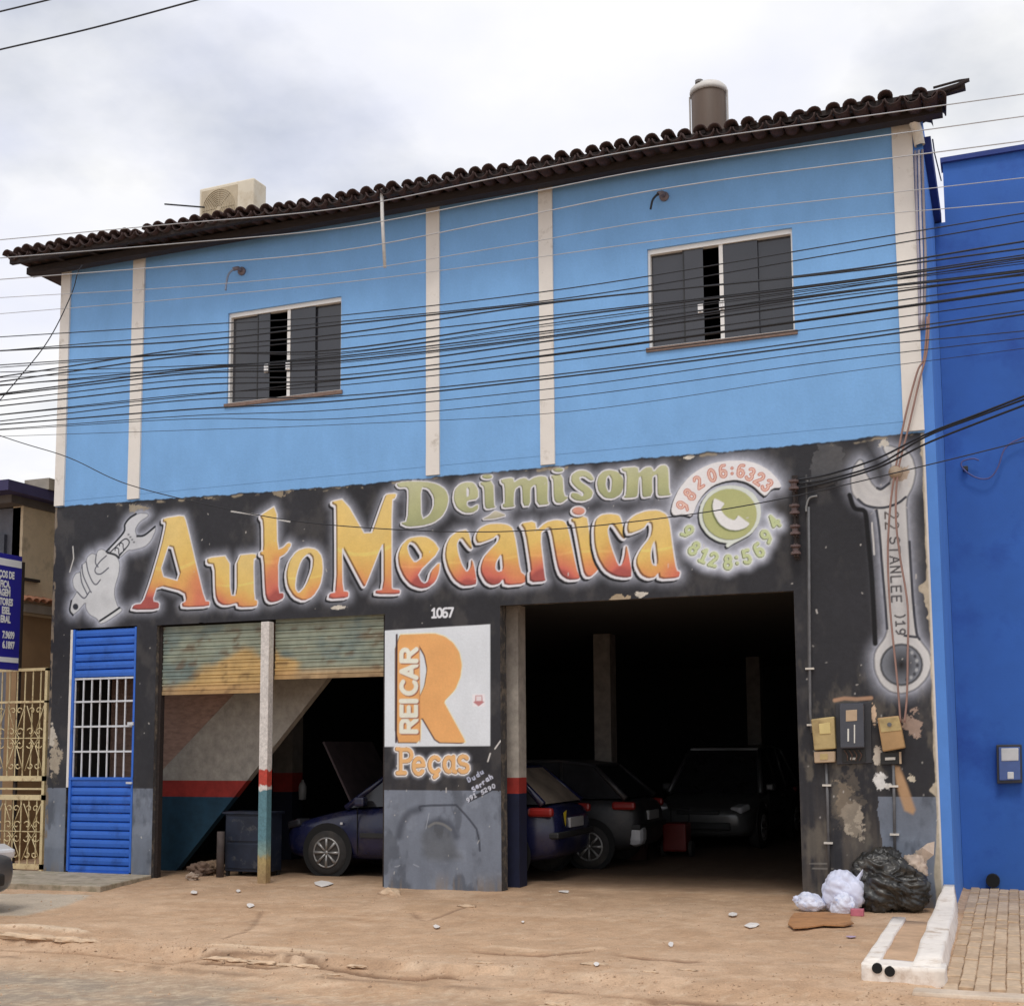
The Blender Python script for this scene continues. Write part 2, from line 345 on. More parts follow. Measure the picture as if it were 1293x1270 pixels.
# stroke glyphs (unit box)
def arc(cx, cy, rx, ry, a0, a1, n=9): return [(cx+rx*math.cos(rad(a)), cy+ry*math.sin(rad(a))) for a in np.linspace(a0, a1, n)]
GL = {'0': [arc(.3, .5, .26, .48, 0, 360, 17)], '1': [[(.12, .78), (.32, .98), (.32, .02)], [(.12, .02), (.52, .02)]],
 '2': [arc(.3, .72, .24, .26, 160, -20)+[(.06, .03), (.56, .03)]], '3': [arc(.28, .74, .22, .23, 150, -80)+arc(.28, .27, .26, .26, 80, -150)],
 '4': [[(.44, 0), (.44, .98), (.04, .3), (.6, .3)]], '5': [[(.52, .97), (.14, .97), (.1, .55)]+arc(.28, .31, .25, .29, 110, -150)],
 '6': [[(.46, .97)]+arc(.32, .6, .26, .36, 110, 180, 5)+arc(.3, .28, .24, .27, 180, 540, 15)],
 '7': [[(.05, .96), (.56, .96), (.22, .02)]], '8': [arc(.3, .74, .2, .23, 0, 360, 14), arc(.3, .27, .25, .26, 0, 360, 14)],
 '9': [arc(.3, .7, .24, .27, 0, 360, 15)+[(.54, .6), (.46, .2), (.2, .02)]], ':': [[(.15, .25), (.16, .25)], [(.15, .7), (.16, .7)]],
 'R': [[(.06, 0), (.06, .98), (.36, .98)]+arc(.36, .74, .2, .24, 90, -90, 7)+[(.06, .5)], [(.3, .5), (.58, 0)]],
 'E': [[(.54, .97), (.08, .97), (.08, .03), (.54, .03)], [(.08, .5), (.46, .5)]], 'I': [[(.12, 0), (.12, 1)]],
 'C': [arc(.36, .5, .3, .48, 50, 310, 15)], 'A': [[(.02, 0), (.3, .98), (.58, 0)], [(.13, .33), (.47, .33)]],
 'S': [arc(.3, .74, .24, .23, 30, 270)+arc(.3, .27, .25, .25, 90, -150)], 'T': [[(.02, .97), (.58, .97)], [(.3, .97), (.3, 0)]],
 'N': [[(.06, 0), (.06, .98), (.54, .02), (.54, 1)]], 'L': [[(.08, 1), (.08, .03), (.54, .03)]], ')': [arc(-.1, .5, .35, .6, -60, 60)],
 'P': [[(.0, 1), (.16, .97), (.16, .03)], [(.02, .02), (.34, .02)], [(.16, .97), (.4, .97)]+arc(.4, .74, .22, .24, 90, -90, 7)+[(.16, .5)]],
 'e': [[(.06, .34), (.5, .36)]+arc(.28, .33, .23, .32, 5, 320, 13)], 'c': [arc(.3, .33, .24, .32, 45, 315, 12)], 'ç': [arc(.3, .33, .24, .32, 45, 315, 12), [(.32, 0), (.4, -.1), (.28, -.18)]],
 'a': [arc(.27, .33, .22, .3, 0, 360, 13), [(.5, .64), (.5, .04), (.6, .02)]], 's': [arc(.28, .49, .2, .16, 30, 270, 8)+arc(.28, .17, .22, .16, 90, -150, 8)],
 'D': [[(.08, 0), (.08, 1), (.3, 1)]+arc(.3, .5, .26, .5, 80, -80, 8)+[(.08, 0)]], 'u': [[(.06, .6), (.08, .1), (.3, .02), (.46, .2), (.5, .62), (.52, .02)]], 'o': [arc(.3, .32, .24, .3, 0, 360, 12)],
 'r': [[(.08, .62), (.08, 0)], arc(.3, .36, .22, .26, 170, 50, 5)], 'h': [[(.08, 1), (.08, 0)], arc(.28, .36, .2, .26, 170, 0, 7)+[(.5, 0)]], 'd': [arc(.27, .32, .22, .3, 0, 360, 12), [(.5, 1), (.5, 0)]], '^': [[(.02, .8), (.2, 1.0), (.4, .8)]]}
def glyph(ch, o, rx, up):
    """strokes of one character; o = lower-left pixel, rx/up = pixel vectors of the unit box"""
    o, rx, up = np.array(o, float), np.array(rx, float), np.array(up, float)
    return [UXZ([o+rx*p[0]+up*p[1] for p in st]) for st in GL[ch]]
def stroke(L, hw, col, soft=None, a=1., mod=None):
    w = cv.win(L, hw+.03); d = line_d(X[w], Z[w], L)-hw
    mk = cv.aa(d) if soft is None else sstep(soft, -soft*.5, d)
    cv.blend(w, mk*a, col)
def fill(L, col, a=1., grow=0., sh=(0, 0), soft=None):
    w = cv.win(L, .06+grow); d = poly_d(X[w], Z[w], L, sh)-grow
    cv.blend(w, (cv.aa(d) if soft is None else sstep(soft, -soft, d))*a, col); return w, d
# digits
def rot(a): return math.cos(rad(a)), math.sin(rad(a))
ZP = (840, 570, 7.469)
def arcdigits(spec, h):
    out = []
    for ch, x, y, a in spec:                # centre in the enlarged view, rotation clockwise
        c, s_ = rot(a); hx = h/ZP[2]; rx = np.array([c, s_])*hx*.95; up = np.array([s_, -c])*hx
        ctr = np.array([x/ZP[2]+ZP[0], y/ZP[2]+ZP[1]]); o = ctr-rx*(.3 if ch != ':' else .15)-up*.5
        out.append(glyph(ch, o, rx, up))
    return out
DIG1 = arcdigits([('9',165,515,-62),('8',230,405,-48),('2',312,292,-32),('0',440,225,-16),('6',545,185,-6),(':',630,180,0),('6',715,182,10),('3',805,215,24),('2',888,258,33),('3',962,318,44)], 112)
DIG2 = arcdigits([('9',205,755,52),('8',272,915,36),('1',362,985,24),('2',450,1020,14),('8',590,1045,2),(':',672,1025,-6),('5',765,995,-14),('6',880,930,-28),('9',950,805,-34),('4',1022,668,-46)], 122)
RIB = zoomed([[(55,560),(75,470),(130,350),(220,240),(330,160),(460,105),(600,85),(740,85),(860,110),(980,175),(1070,270),(1100,340),(1010,345),(945,425),(900,390),(840,330),(760,285),(660,265),(560,280),(450,320),(360,400),(300,490),(255,615),(165,590),(80,605)]], *ZP)
BUB = zoomed([[(330,690),(315,590),(340,480),(410,385),(510,330),(630,315),(750,340),(840,400),(895,490),(905,590),(880,690),(810,780),(700,840),(640,870),(585,910),(568,880),(590,865),(500,850),(400,790)]], *ZP)
BUBI = zoomed([ell(610, 590, 255, 240, 26)], *ZP, n=0)
TEL = zoomed([[(460,440),(500,455),(562,490),(540,520),(520,545),(560,600),(600,630),(650,650),(675,625),(690,600),(740,640),(800,680),(760,720),(680,745),(590,735),(510,680),(460,590),(445,510)]], *ZP)
ZF = (70, 630, 7.473)
FIST = zoomed([[(485,495),(440,470),(400,485),(385,525),(345,510),(300,545),(290,590),(250,620),(235,690),(190,700),(160,760),(170,830),(205,875),(150,960),(135,1050),(165,1095),(220,1050),(285,970),(285,1030),(320,1090),(395,1130),(415,1180),(470,1165),(625,1060),(630,1035),(590,1020),(555,910),(560,830),(600,700),(608,600),(575,535),(520,510)]], *ZF)
SPAN = zoomed([[(480,495),(640,320),(655,240),(700,180),(790,130),(870,135),(880,160),(790,220),(750,290),(770,350),(840,340),(940,260),(950,290),(900,400),(840,455),(720,485),(690,480),(600,560)]], *ZF)
ZW = (1050, 550, 7.473)
WR = zoomed([[(260,220),(200,300),(175,420),(190,540),(250,620),(330,665),(420,690),(450,900),(470,1150),(480,1270),(500,1520),(525,1830),(500,1910),(430,2000),(400,2070),(405,2220),(470,2350),(560,2420),(680,2435),(800,2390),(900,2290),(945,2170),(930,2050),(860,1960),(810,1890),(780,1720),(760,1470),(745,1270),(720,900),(705,600),(770,480),(800,330),(760,190),(680,120),(600,110),(560,95),(500,90),(480,125),(560,250),(565,390),(545,450),(470,500),(400,480),(320,340),(300,240)]], *ZW)
WRH = zoomed([ell(660, 2160, 195, 192, 24)], *ZW, n=0)
for L in LET: halo(L, .46, .02, .125)
for L in DEI: halo(L, .4, .015, .1)
halo(ACC, .5); halo(RIB, .7, .01, .16); halo(BUB, .55, .01, .14)
for L in DIG2: halo(L, .8, .02, .09, line=True, hw=.025)
halo(FIST, .75, .005, .14); halo(SPAN, .75, .005, .13); halo(WR, .62, .005, .13)
# ---- fist and spanner
GREY = alb((200, 202, 206))
def shaded(L, base, amp=.25, seed=5):
    w = cv.win(L, .06); d = poly_d(X[w], Z[w], L); v = .86+amp*(fbm(X[w]*5, Z[w]*5, seed)-.4)
    cv.blend(w, cv.aa(d), base*v[..., None]); return w, d
INK = alb((45, 48, 56))
w, d = shaded(SPAN, GREY, .3, 5); cv.blend(w, sstep(.014, .004, np.abs(d))*.5, INK)
w, d = shaded(FIST, alb((206, 208, 210)), .3, 9); cv.blend(w, sstep(.012, .003, np.abs(d))*.55, INK)
def zl(L, z, **k): return [UXZ(np.asarray(smooth_line([np.array(p)/z[2]+[z[0], z[1]] for p in P], 6))) for P in L]
stroke(zl([[(250,620),(262,720),(320,850),(338,880)],[(235,690),(250,790),(300,900)],[(290,590),(310,690),(350,780),(385,805),(425,760)],[(385,525),(378,600),(402,640)],[(480,535),(420,590),(375,660),(385,700),(430,705),(500,650)],[(205,875),(270,935),(320,875)]], ZF), .008, alb((85, 88, 98)), soft=.006)
stroke(zl([[(480,495),(640,320),(655,240),(700,180),(760,140)],[(490,505),(560,525),(600,555)],[(770,350),(840,340),(940,260)],[(418,1150),(510,1090),(605,1025)],[(150,960),(135,1050),(165,1095)]], ZF), .013, alb((38, 40, 46)), soft=.006)
stroke(zl([[(520,500),(640,385),(685,385),(690,430),(600,540)]], ZF), .008, INK, soft=.005)
fill(zoomed([ell(190, 1015, 26, 30)], *ZF, n=0), INK)
fill(zoomed([[(690,1000+50),(700,1050)]], *ZF, n=0), INK) if False else None
for k, (cx, cy) in enumerate([(590, 490), (632, 445)]):
    c, s_ = rot(-42); h = 72/7.473; rx = np.array([c, s_])*h; up = np.array([s_, -c])*h
    stroke(glyph('2', np.array([cx/7.473+70, cy/7.473+630])-rx*.3-up*.5, rx, up), .007, INK, soft=.004)
for k in range(4): fill(zoomed([ell(690+17*k, 335+24*k, 11, 9)], *ZF, n=0), INK, .7)
# ---- the two big words
def ramp(t, stops):
    out = np.zeros(t.shape+(3,))
    for k in range(3): out[..., k] = np.interp(t, [s_[0] for s_ in stops], [s_[1][k] for s_ in stops])
    return out
OR = [(0, alb((164, 84, 78))), (.06, alb((200, 108, 92))), (.2, alb((210, 136, 94))), (.36, alb((216, 164, 96))), (.54, alb((217, 184, 106))), (1, alb((217, 189, 120)))]
GR = [(0, alb((152, 156, 116))), (.5, alb((172, 174, 130))), (1, alb((182, 183, 146)))]
def letter(L, stops, ow, shx, seed, inner=.022):
    w = cv.win(L, .1); x, z = X[w], Z[w]; P = np.concatenate(L); z0, z1 = P[:, 1].min(), P[:, 1].max()
    cv.blend(w, cv.aa(poly_d(x, z, L, (-shx*2.3, -shx*2.1))-ow), alb((24, 24, 28)))
    d = poly_d(x, z, L)
    cv.blend(w, sstep(ow*1.15, ow*.55, d)*.92, WHITE*.95)
    cv.blend(w, cv.aa(poly_d(x, z, L, (-shx*.7, -shx*.6))-ow), WHITE*.97)
    t = (z-z0)/(z1-z0)+.55*(fbm(x*2.2+seed, z*1.8, 7, 3)-.5)+.12*np.sin(x*4+seed)
    col = ramp(t, stops)*(.92+.14*fbm(x*9, z*9, 13)[..., None])
    ar = np.abs((z-z0)/(z1-z0)-.42-.5*((x-P[:, 0].mean())**2))
    col = col*(1+.16*sstep(.03, .008, ar)[..., None]) if len(stops) > 4 else col
    cv.blend(w, cv.aa(d), np.clip(col, 0, .82))
    d2 = poly_d(x, z, L, (inner, inner*.8))
    cv.blend(w, cv.aa(d)*sstep(-.004, .012, d2)*.8, alb((72, 40, 34)) if len(stops) > 4 else alb((66, 70, 50)))
for k, L in enumerate(LET): letter(L, OR, .018, .016, k*1.7)
letter(ACC, [(0, alb((150, 146, 120))), (1, alb((196, 190, 170)))], .012, .008, 2, .006)
for L in DOT: letter(L, [(0, alb((190, 120, 100))), (1, alb((206, 150, 130)))]*3, .018, .01, 3, .012)
for k, L in enumerate(DEI): letter(L, GR, .015, .010, k*2.1, .012)
# ---- phone numbers and the call bubble
w, d = fill(RIB, alb((30, 30, 34)), 1, .006, (-.012, -.02)); fill(RIB, alb((222, 220, 222)))
for L in DIG1: stroke(L, .017, alb((188, 112, 96)), soft=.004); stroke(L, .007, alb((226, 190, 176)), soft=.004)
fill(BUB, alb((34, 35, 38)), 1, .004, (-.016, -.018)); fill(BUB, alb((206, 212, 204)))
fill(BUBI, alb((70, 76, 52)), .9, 0, (-.008, -.006)); fill(BUBI, alb((172, 175, 122)))
fill(TEL, alb((96, 104, 66)), .9, .004, (-.014, -.014)); fill(TEL, alb((222, 224, 222)))
for L in DIG2: stroke(L, .034, alb((206, 210, 206)), soft=.006); stroke(L, .020, alb((84, 92, 70)), soft=.004); stroke([p+[.005, .004] for p in L], .016, alb((186, 196, 150)), soft=.004)
# ---- the tall spanner on the pier
stroke(zl([[(170,560),(215,680),(300,705),(325,760),(345,960),(375,1270),(395,1600),(412,1960)]], ZW), .022, alb((18, 18, 21)), soft=.012)
w, d = shaded(WR, alb((206, 205, 204)), .22, 31)
cv.blend(w, sstep(.016, .004, np.abs(d))*.6, alb((60, 62, 70)))
cv.blend(w, sstep(.0, -.09, d)*sstep(-.12, -.06, d)*.18, alb((140, 142, 150)))
stroke(zl([[(250,600),(330,660),(480,680),(620,640),(700,580)],[(425,700),(452,900),(475,1200),(505,1560),(525,1820)],[(735,1000),(765,1500),(800,1850),(830,1920)],[(545,450),(470,505),(430,495)],[(690,1885),(800,1900)]], ZW), .011, alb((58, 60, 68)), soft=.008)
w = cv.win(WRH, .06); d = poly_d(X[w], Z[w], WRH); g = np.clip(-d/.2, 0, 1)
cv.blend(w, cv.aa(d), (alb((120, 124, 132))[None, None]*(1-g[..., None])+alb((30, 28, 28))[None, None]*g[..., None]))
cv.blend(w, sstep(.018, .005, np.abs(d))*.8, alb((36, 38, 44)))
for k in range(9):
    a = rad(-70+17*k); fill(zoomed([ell(660+150*math.cos(a), 2160-150*math.sin(a), 15, 17)], *ZW, n=0), alb((168, 170, 172)) if k % 2 else alb((50, 50, 54)), .8)
def downtext(s_, x, y, h, adv, hw, col):
    """text reading downwards; x,y in the enlarged view"""
    for ch in s_:
        if ch != ' ':
            rx = np.array([.06, 1])*adv/7.473*1.25; up = np.array([1, -.05])*h/7.473
            stroke(glyph(ch, np.array([x/7.473+1050, y/7.473+550]), rx, up), hw, col, soft=.004)
        x += 3.2; y += adv*(1 if ch not in ' )I' else .7)
downtext('22', 500, 715, 130, 98, .007, alb((92, 86, 84)))
downtext('STANLEE', 545, 955, 95, 92, .008, alb((82, 80, 82)))
downtext(')19', 600, 1690, 90, 78, .008, alb((82, 80, 82)))
# ---- white board with the big R, house number, small words
fill([UXZ([(485.5, 796), (619, 788), (619, 941.5), (485.5, 942.5)])], alb((208, 213, 218)))
ZR = (480, 760, 7.606)
BR = zoomed([[(150,315),(520,300),(620,330),(700,390),(760,480),(785,600),(770,720),(720,840),(610,955),(670,1065),(820,1340),(790,1350),(545,1345),(392,1085),(385,1345),(150,1345)], [(372,408),(430,510),(455,640),(430,800),(378,915)]], *ZR, n=1, r=.12)
fill(BR, alb((242, 222, 190)), 1, .012); fill(BR, alb((78, 52, 56)), 1, 0, (-.013, -.012))
w = cv.win(BR, .02); d = poly_d(X[w], Z[w], BR)
cv.blend(w, cv.aa(d), alb((222, 164, 104))*(.86+.26*fbm(X[w]*3, Z[w]*3, 17)[..., None]))
stroke([UXZ([(501, 801.5), (500, 936.5)])], .013, alb((62, 40, 48)))
stroke([UXZ([(529.6, 815), (530.2, 936)])], .005, alb((190, 128, 84)))
y = 925.0
for ch, adv in (('R', 20), ('E', 18.5), ('I', 9.5), ('C', 21), ('A', 20), ('R', 20)):
    o = (525.8, y); up = np.array([-19.4, 0]); rx = np.array([0, -adv*1.42])
    L = glyph(ch, o, rx, up)
    stroke([p+[.012, -.012] for p in L], .03, alb((150, 92, 70))); stroke(L, .028, alb((238, 226, 206)))
    y -= adv
fill(zoomed([[(885,885),(1005,880),(1010,1000),(890,1005)]], *ZR, n=0), alb((226, 218, 222)))
fill(zoomed([[(915,895),(980,895),(985,950),(1000,960),(945,1000),(895,960),(912,950)]], *ZR, n=0), alb((178, 120, 122)))
fill(zoomed([[(922,902),(974,902),(974,948),(922,948)]], *ZR, n=0), alb((214, 204, 206)))
for k, ch in enumerate('1067'): stroke(glyph(ch, (544.5+7*k, 779.6-.25*k), (11.5, -.3), (0, -11.5)), .011, alb((214, 216, 222)), soft=.006)
PX = [('P', 501, 976.5, 30, 31), ('e', 520.5, 977.5, 28, 31), ('ç', 540.5, 975.5, 28, 30), ('a', 559.5, 975, 26, 30), ('s', 577.5, 975, 26, 31)]
PE = [glyph(ch, (x, y), (sx, -.3), (0, -sy)) for ch, x, y, sx, sy in PX]
for L in PE: halo(L, .4, .01, .045, line=True, hw=.03)
for L in PE: stroke(L, .040, alb((222, 218, 214)), soft=.008)
for L in PE: stroke(L, .027, alb((120, 88, 66)), soft=.004); stroke([p+[.005, .004] for p in L], .022, alb((218, 172, 118)), soft=.005)
def scrawl(s_, x, y, ang, h, sp, col, hw=.006):
    c, si = rot(ang)
    for i, ch in enumerate(s_):
        if ch != ' ':
            j = rng.uniform(-.12, .12, 2)*h
            stroke(glyph(ch, (x+j[0], y+j[1]), (c*h*1.1, si*h), (si*h+.8, -c*h)), hw, col, soft=.004)
        x += c*sp; y += si*sp
fill([UXZ([(587.5, 1009), (627, 990), (630, 994), (592, 1013)])], alb((44, 44, 50)))
scrawl('Dudu', 592, 988, -32, 6, 6.4, alb((170, 176, 196))); scrawl('Serrah', 597, 999, -33, 6, 5.4, alb((190, 194, 210)))
scrawl('991 5290', 590, 1012.5, -28, 5.6, 5.2, alb((190, 194, 205)), .005)
# faint drawing of a tyre under its arch on the grey skirting
ZT = (480, 1000, 7.606)
stroke(zl([[(385,170),(388,135),(550,125),(730,122)],[(730,122),(840,240),(925,350)],[(925,350),(950,460),(958,560)]], ZT), .011, alb((52, 56, 66)), soft=.006, a=.8)
stroke(zl([[(380,160),(280,200),(210,300),(180,420)],[(470,310),(560,280),(640,300),(700,350),(730,420)]], ZT), .03, alb((60, 64, 74)), soft=.05, a=.7)
fill(zoomed([[(400,420),(430,350),(500,310),(590,320),(660,360),(700,430),(730,540),(800,640),(600,660),(420,640)]], *ZT), alb((74, 76, 78)), .6, soft=.06)
stroke(zl([[(465,330),(530,295),(610,310),(680,360)]], ZT), .012, alb((122, 122, 120)), soft=.01, a=.7)
stroke(zl([[(440,350),(470,200)],[(140,715),(165,712),(190,700)],[(320,690),(370,715)]], ZT), .003, alb((170, 174, 182)), soft=.006, a=.6)
# ---- chips, peeling and stains with shapes of their own
def chip(px, py, rx, ry, col, seed, a=1., th=.5, grow=1.0):
    c = UXZ([(px, py)])[0]; sx, sz = rx/105., ry/115.
    i0, i1 = np.searchsorted(cv.x, [c[0]-sx*1.6, c[0]+sx*1.6]); j0, j1 = np.searchsorted(cv.z, [c[1]-sz*1.6, c[1]+sz*1.6]); w = (slice(j0, j1), slice(i0, i1))
    if X[w].size == 0: return
    rr = np.hypot((X[w]-c[0])/sx, (Z[w]-c[1])/sz)+2.4*(fbm(X[w]*11/grow, Z[w]*11/grow, seed, 5, .7)-.5)
    cv.blend(w, sstep(1., .86, rr)*a*(.75+.25*n_fine[w]), np.asarray(col)*(.8+.4*fbm(X[w]*20, Z[w]*20, seed+3)[..., None]))
chip(175, 641, 16, 7, alb((150, 140, 122)), 1); chip(352, 621, 13, 6, alb((140, 128, 108)), 2); chip(690, 588, 9, 5, alb((150, 140, 124)), 3)
chip(272, 624, 14, 7, alb((74, 70, 66)), 4, .7); chip(871, 577, 7, 3, PALE, 5); chip(782, 755, 14, 5, alb((170, 152, 126)), 6); chip(812, 750, 8, 3, PALE, 7); chip(427, 767, 11, 2.2, PALE, 8)
chip(598, 590, 4, 2.5, PALE, 9); chip(1117, 560, 7, 6, PALE, 41); chip(1137, 600, 10, 11, alb((165, 142, 118)), 42, .9, grow=2.5)
chip(1040, 590, 16, 32, alb((88, 88, 90)), 12, .7, grow=2.5); chip(70, 960, 9, 30, alb((164, 152, 134)), 13); chip(66, 930, 6, 16, alb((190, 182, 168)), 14); chip(69, 985, 8, 10, alb((60, 58, 56)), 15)
chip(1066, 1008, 9, 22, alb((136, 122, 104)), 16, .85); chip(1078, 1032, 11, 22, alb((178, 166, 148)), 17, .8); chip(1072, 1012, 14, 40, alb((96, 88, 78)), 18, .6)
chip(1110, 987, 8, 9, alb((216, 214, 210)), 19); chip(1121, 992, 4, 3, alb((210, 206, 200)), 20); chip(1150, 983, 4.5, 4.5, alb((196, 186, 166)), 21)
chip(1108, 955, 6, 12, alb((196, 186, 172)), 22); chip(1150, 914, 11, 14, alb((160, 138, 124)), 23); chip(1103, 900, 3, 13, alb((208, 180, 152)), 24); stroke([UXZ([(1054, 884), (1066, 881.5), (1082, 882.5), (1100, 881)])], .016, alb((176, 138, 110)), soft=.014, a=.85)
fill([UXZ([(1127, 966), (1136, 968), (1145, 990), (1156, 1022), (1153, 1028), (1142, 1023), (1133, 995)])], alb((172, 138, 104)), .95, soft=.02)
chip(1160, 1085, 9, 12, alb((176, 160, 138)), 27); chip(1062, 1100, 3, 1, PALE, 29)
# bare edge of the right-hand corner
ed = .05+.05*(fbm(Z*3.1, X*0+1.5, 33)-.5)+.10*sstep(.62, .75, fbm(Z*1.7, X*0+8, 34))+.05*sstep(.9, .3, Z)
em = sstep(0, .012, X-(11.292-ed*.8))*(Z < 4.9)
cv.blend(w_all, em*.95, alb((182, 170, 150))*(.7+.5*n_fine[..., None])); cv.blend(w_all, sstep(11.268, 11.275, X)*(Z < 4.9)*.8, alb((204, 200, 196)))
el = .035+.05*(fbm(Z*3, X*0+4.5, 36)-.5); cv.blend(w_all, sstep(el+.01, el, X+.07)*(Z < 4.95)*sstep(.45, .55, fbm(X*9, Z*5, 37)), alb((120, 108, 94)))
# white flecks and scratches
fl = np.random.RandomState(5)
for k in range(150):
    zone = fl.rand()
    if zone < .45: px, py = fl.uniform(75, 1160), fl.uniform(560, 790)
    elif zone < .8: px, py = fl.uniform(1018, 1185), fl.uniform(600, 1130)
    elif zone < .92: px, py = fl.uniform(487, 632), fl.uniform(945, 1120)
    else: px, py = fl.choice([fl.uniform(66, 85), fl.uniform(170, 192)]), fl.uniform(800, 1100)
    a = fl.uniform(0, 180) if fl.rand() < .4 else 90; l = fl.uniform(.5, 3.) if fl.rand() < .18 else fl.uniform(.1, .8)
    c, s_ = rot(a); stroke([UXZ([(px-c*l, py-s_*l), (px+c*l, py+s_*l)])], fl.uniform(.002, .006), alb((196, 192, 186)), soft=.006, a=fl.uniform(.3, .8))
stroke([UXZ([(292, 645.5), (325, 650)]), UXZ([(352, 656), (366, 658.5)]), UXZ([(92, 690), (93, 705), (88, 722)]), UXZ([(1101, 660), (1104, 700)]), UXZ([(625, 945), (632, 935)]), UXZ([(616, 961), (619, 951)])], .007, alb((206, 204, 200)), soft=.006, a=.85)
stroke([UXZ([(1026, 1096), (1052, 1096.5)]), UXZ([(1022, 1090), (1046, 1090)])], .005, alb((130, 126, 120)), soft=.004, a=.7)
# cracks in the black render beside the pier
stroke([UXZ([(1018, 600), (1020, 700), (1021, 860), (1024, 900)])], .006, alb((100, 98, 96)), soft=.006, a=.6)
# plain blue storey above the band, meeting it along an uneven painted line
zb = np.interp(X[0], [-.1, 1.3, 4.1, 6.5, 8.9, 10., 11.3], [4.95, 4.93, 4.883, 4.884, 4.876, 4.872, 4.896])
zb = zb+.035*(fbm(X[0]*4, X[0]*0, 50)-.5)+.02*(fbm(X[0]*17, X[0]*0+3, 51)-.5)
cv.blend(w_all, cv.aa(zb[None, :]-Z), BLUE)
cv.blend(w_all, sstep(.022, .0, np.abs(Z-zb[None, :]+.008))*sstep(.42, .55, fbm(X*8, Z*8, 52))*.75, alb((30, 34, 44)))
cv.blend(w_all, sstep(.03, .0, np.abs(Z-zb[None, :]+.03))*sstep(.62, .7, fbm(X*6, Z*9, 53))*.9, alb((150, 138, 118)))
cv.C = np.clip(cv.C, .004, .84)
# ------------------------------------------------------------------ shared materials
wall_paint = attr_mat('wall_paint', .62, .10, 2.2, .12, 26., fine=40., speck=.045)
ground_mat = attr_mat('ground_surface', .9, .16, 3.2, .45, 30., fine=55., speck=.16)
WHITEP = mat('white_paint', alb((212, 207, 200)), .7, var=.05, scale=3, dirt=alb((170, 162, 150)), dirt_amt=.12, dscale=5, bump=.06)
DARKW = mat('dark_timber', (.022, .014, .012), .8, var=.4, scale=8, bump=.2, stretch=(1, 6, 6))
TILE = mat('old_clay_tile', (.050, .022, .018), .8, var=.55, scale=9, bump=.25, bscale=45, dirt=(.018, .013, .012), dirt_amt=.55, dscale=6)
SHADEW = mat('shaded_inner_wall', (.016, .016, .017), .95, var=.3)  # near-black base: deep shade of the rooms put into the wall colour
INFLOOR = mat('oily_floor', (.10, .07, .05), .9, var=.4, scale=1.5, bump=.2)
CONC = mat('concrete', alb((150, 142, 130)), .9, var=.15, scale=4, bump=.3, bscale=30, dirt=alb((110, 100, 86)), dirt_amt=.4)
GLASS = mat('dark_glass', (.036, .037, .044), .08, var=.15, scale=1.2, spec=.7)
ALUW = mat('white_aluminium', alb((214, 212, 208)), .45, var=.04)
BLACKP = mat('black_plastic', (.02, .02, .02), .5)
CABLE = mat('black_cable', (.012, .013, .018), .6)
PALEW = mat('bare_wire', (.42, .42, .43), .5, metal=.4)
RUST = mat('rust_iron', (.10, .055, .04), .85, var=.4, scale=30)
BLUEDOOR = mat('door_blue', alb((42, 96, 186)), .5, var=.10, scale=5, dirt=alb((22, 66, 140)), dirt_amt=.25, bump=.05)
def zones(name, r0, r1, low, top=(150, 145, 136)):
    """painted column: pale above, red band, dark below"""
    m, t, b = nodes(name)
    g = N(t, 'ShaderNodeNewGeometry'); sp = N(t, 'ShaderNodeSeparateXYZ'); t.links.new(g.outputs['Position'], sp.inputs[0])
    mr = N(t, 'ShaderNodeMapRange'); mr.inputs[1].default_value = 0; mr.inputs[2].default_value = 4; t.links.new(sp.outputs[2], mr.inputs[0])
    cr = N(t, 'ShaderNodeValToRGB'); cr.color_ramp.interpolation = 'CONSTANT'
    e = cr.color_ramp.elements; e[0].position = 0; e[0].color = list(alb(low))+[1]; e[1].position = r0/4; e[1].color = list(alb((150, 44, 36)))+[1]
    x = e.new(r1/4); x.color = list(alb(top))+[1]
    t.links.new(mr.outputs[0], cr.inputs[0])
    n = N(t, 'ShaderNodeTexNoise'); n.inputs['Scale'].default_value = 7; n.inputs['Detail'].default_value = 9; n.inputs['Roughness'].default_value = .7; t.links.new(g.outputs['Position'], n.inputs['Vector'])
    r = N(t, 'ShaderNodeMapRange'); r.inputs[1].default_value = .35; r.inputs[2].default_value = .7; r.inputs[3].default_value = 1.05; r.inputs[4].default_value = .6; t.links.new(n.outputs['Fac'], r.inputs[0])
    v = N(t, 'ShaderNodeVectorMath', operation='SCALE'); t.links.new(cr.outputs[0], v.inputs[0]); t.links.new(r.outputs[0], v.inputs['Scale'])
    t.links.new(v.outputs[0], b.inputs['Base Color']); b.inputs['Roughness'].default_value = .75
    return m
def col_attr(me, cols):
    a = me.color_attributes.new('Col', 'FLOAT_COLOR', 'POINT')
    c = np.ones((len(me.vertices), 4), np.float32); c[:, :3] = cols; a.data.foreach_set('color', c.ravel())
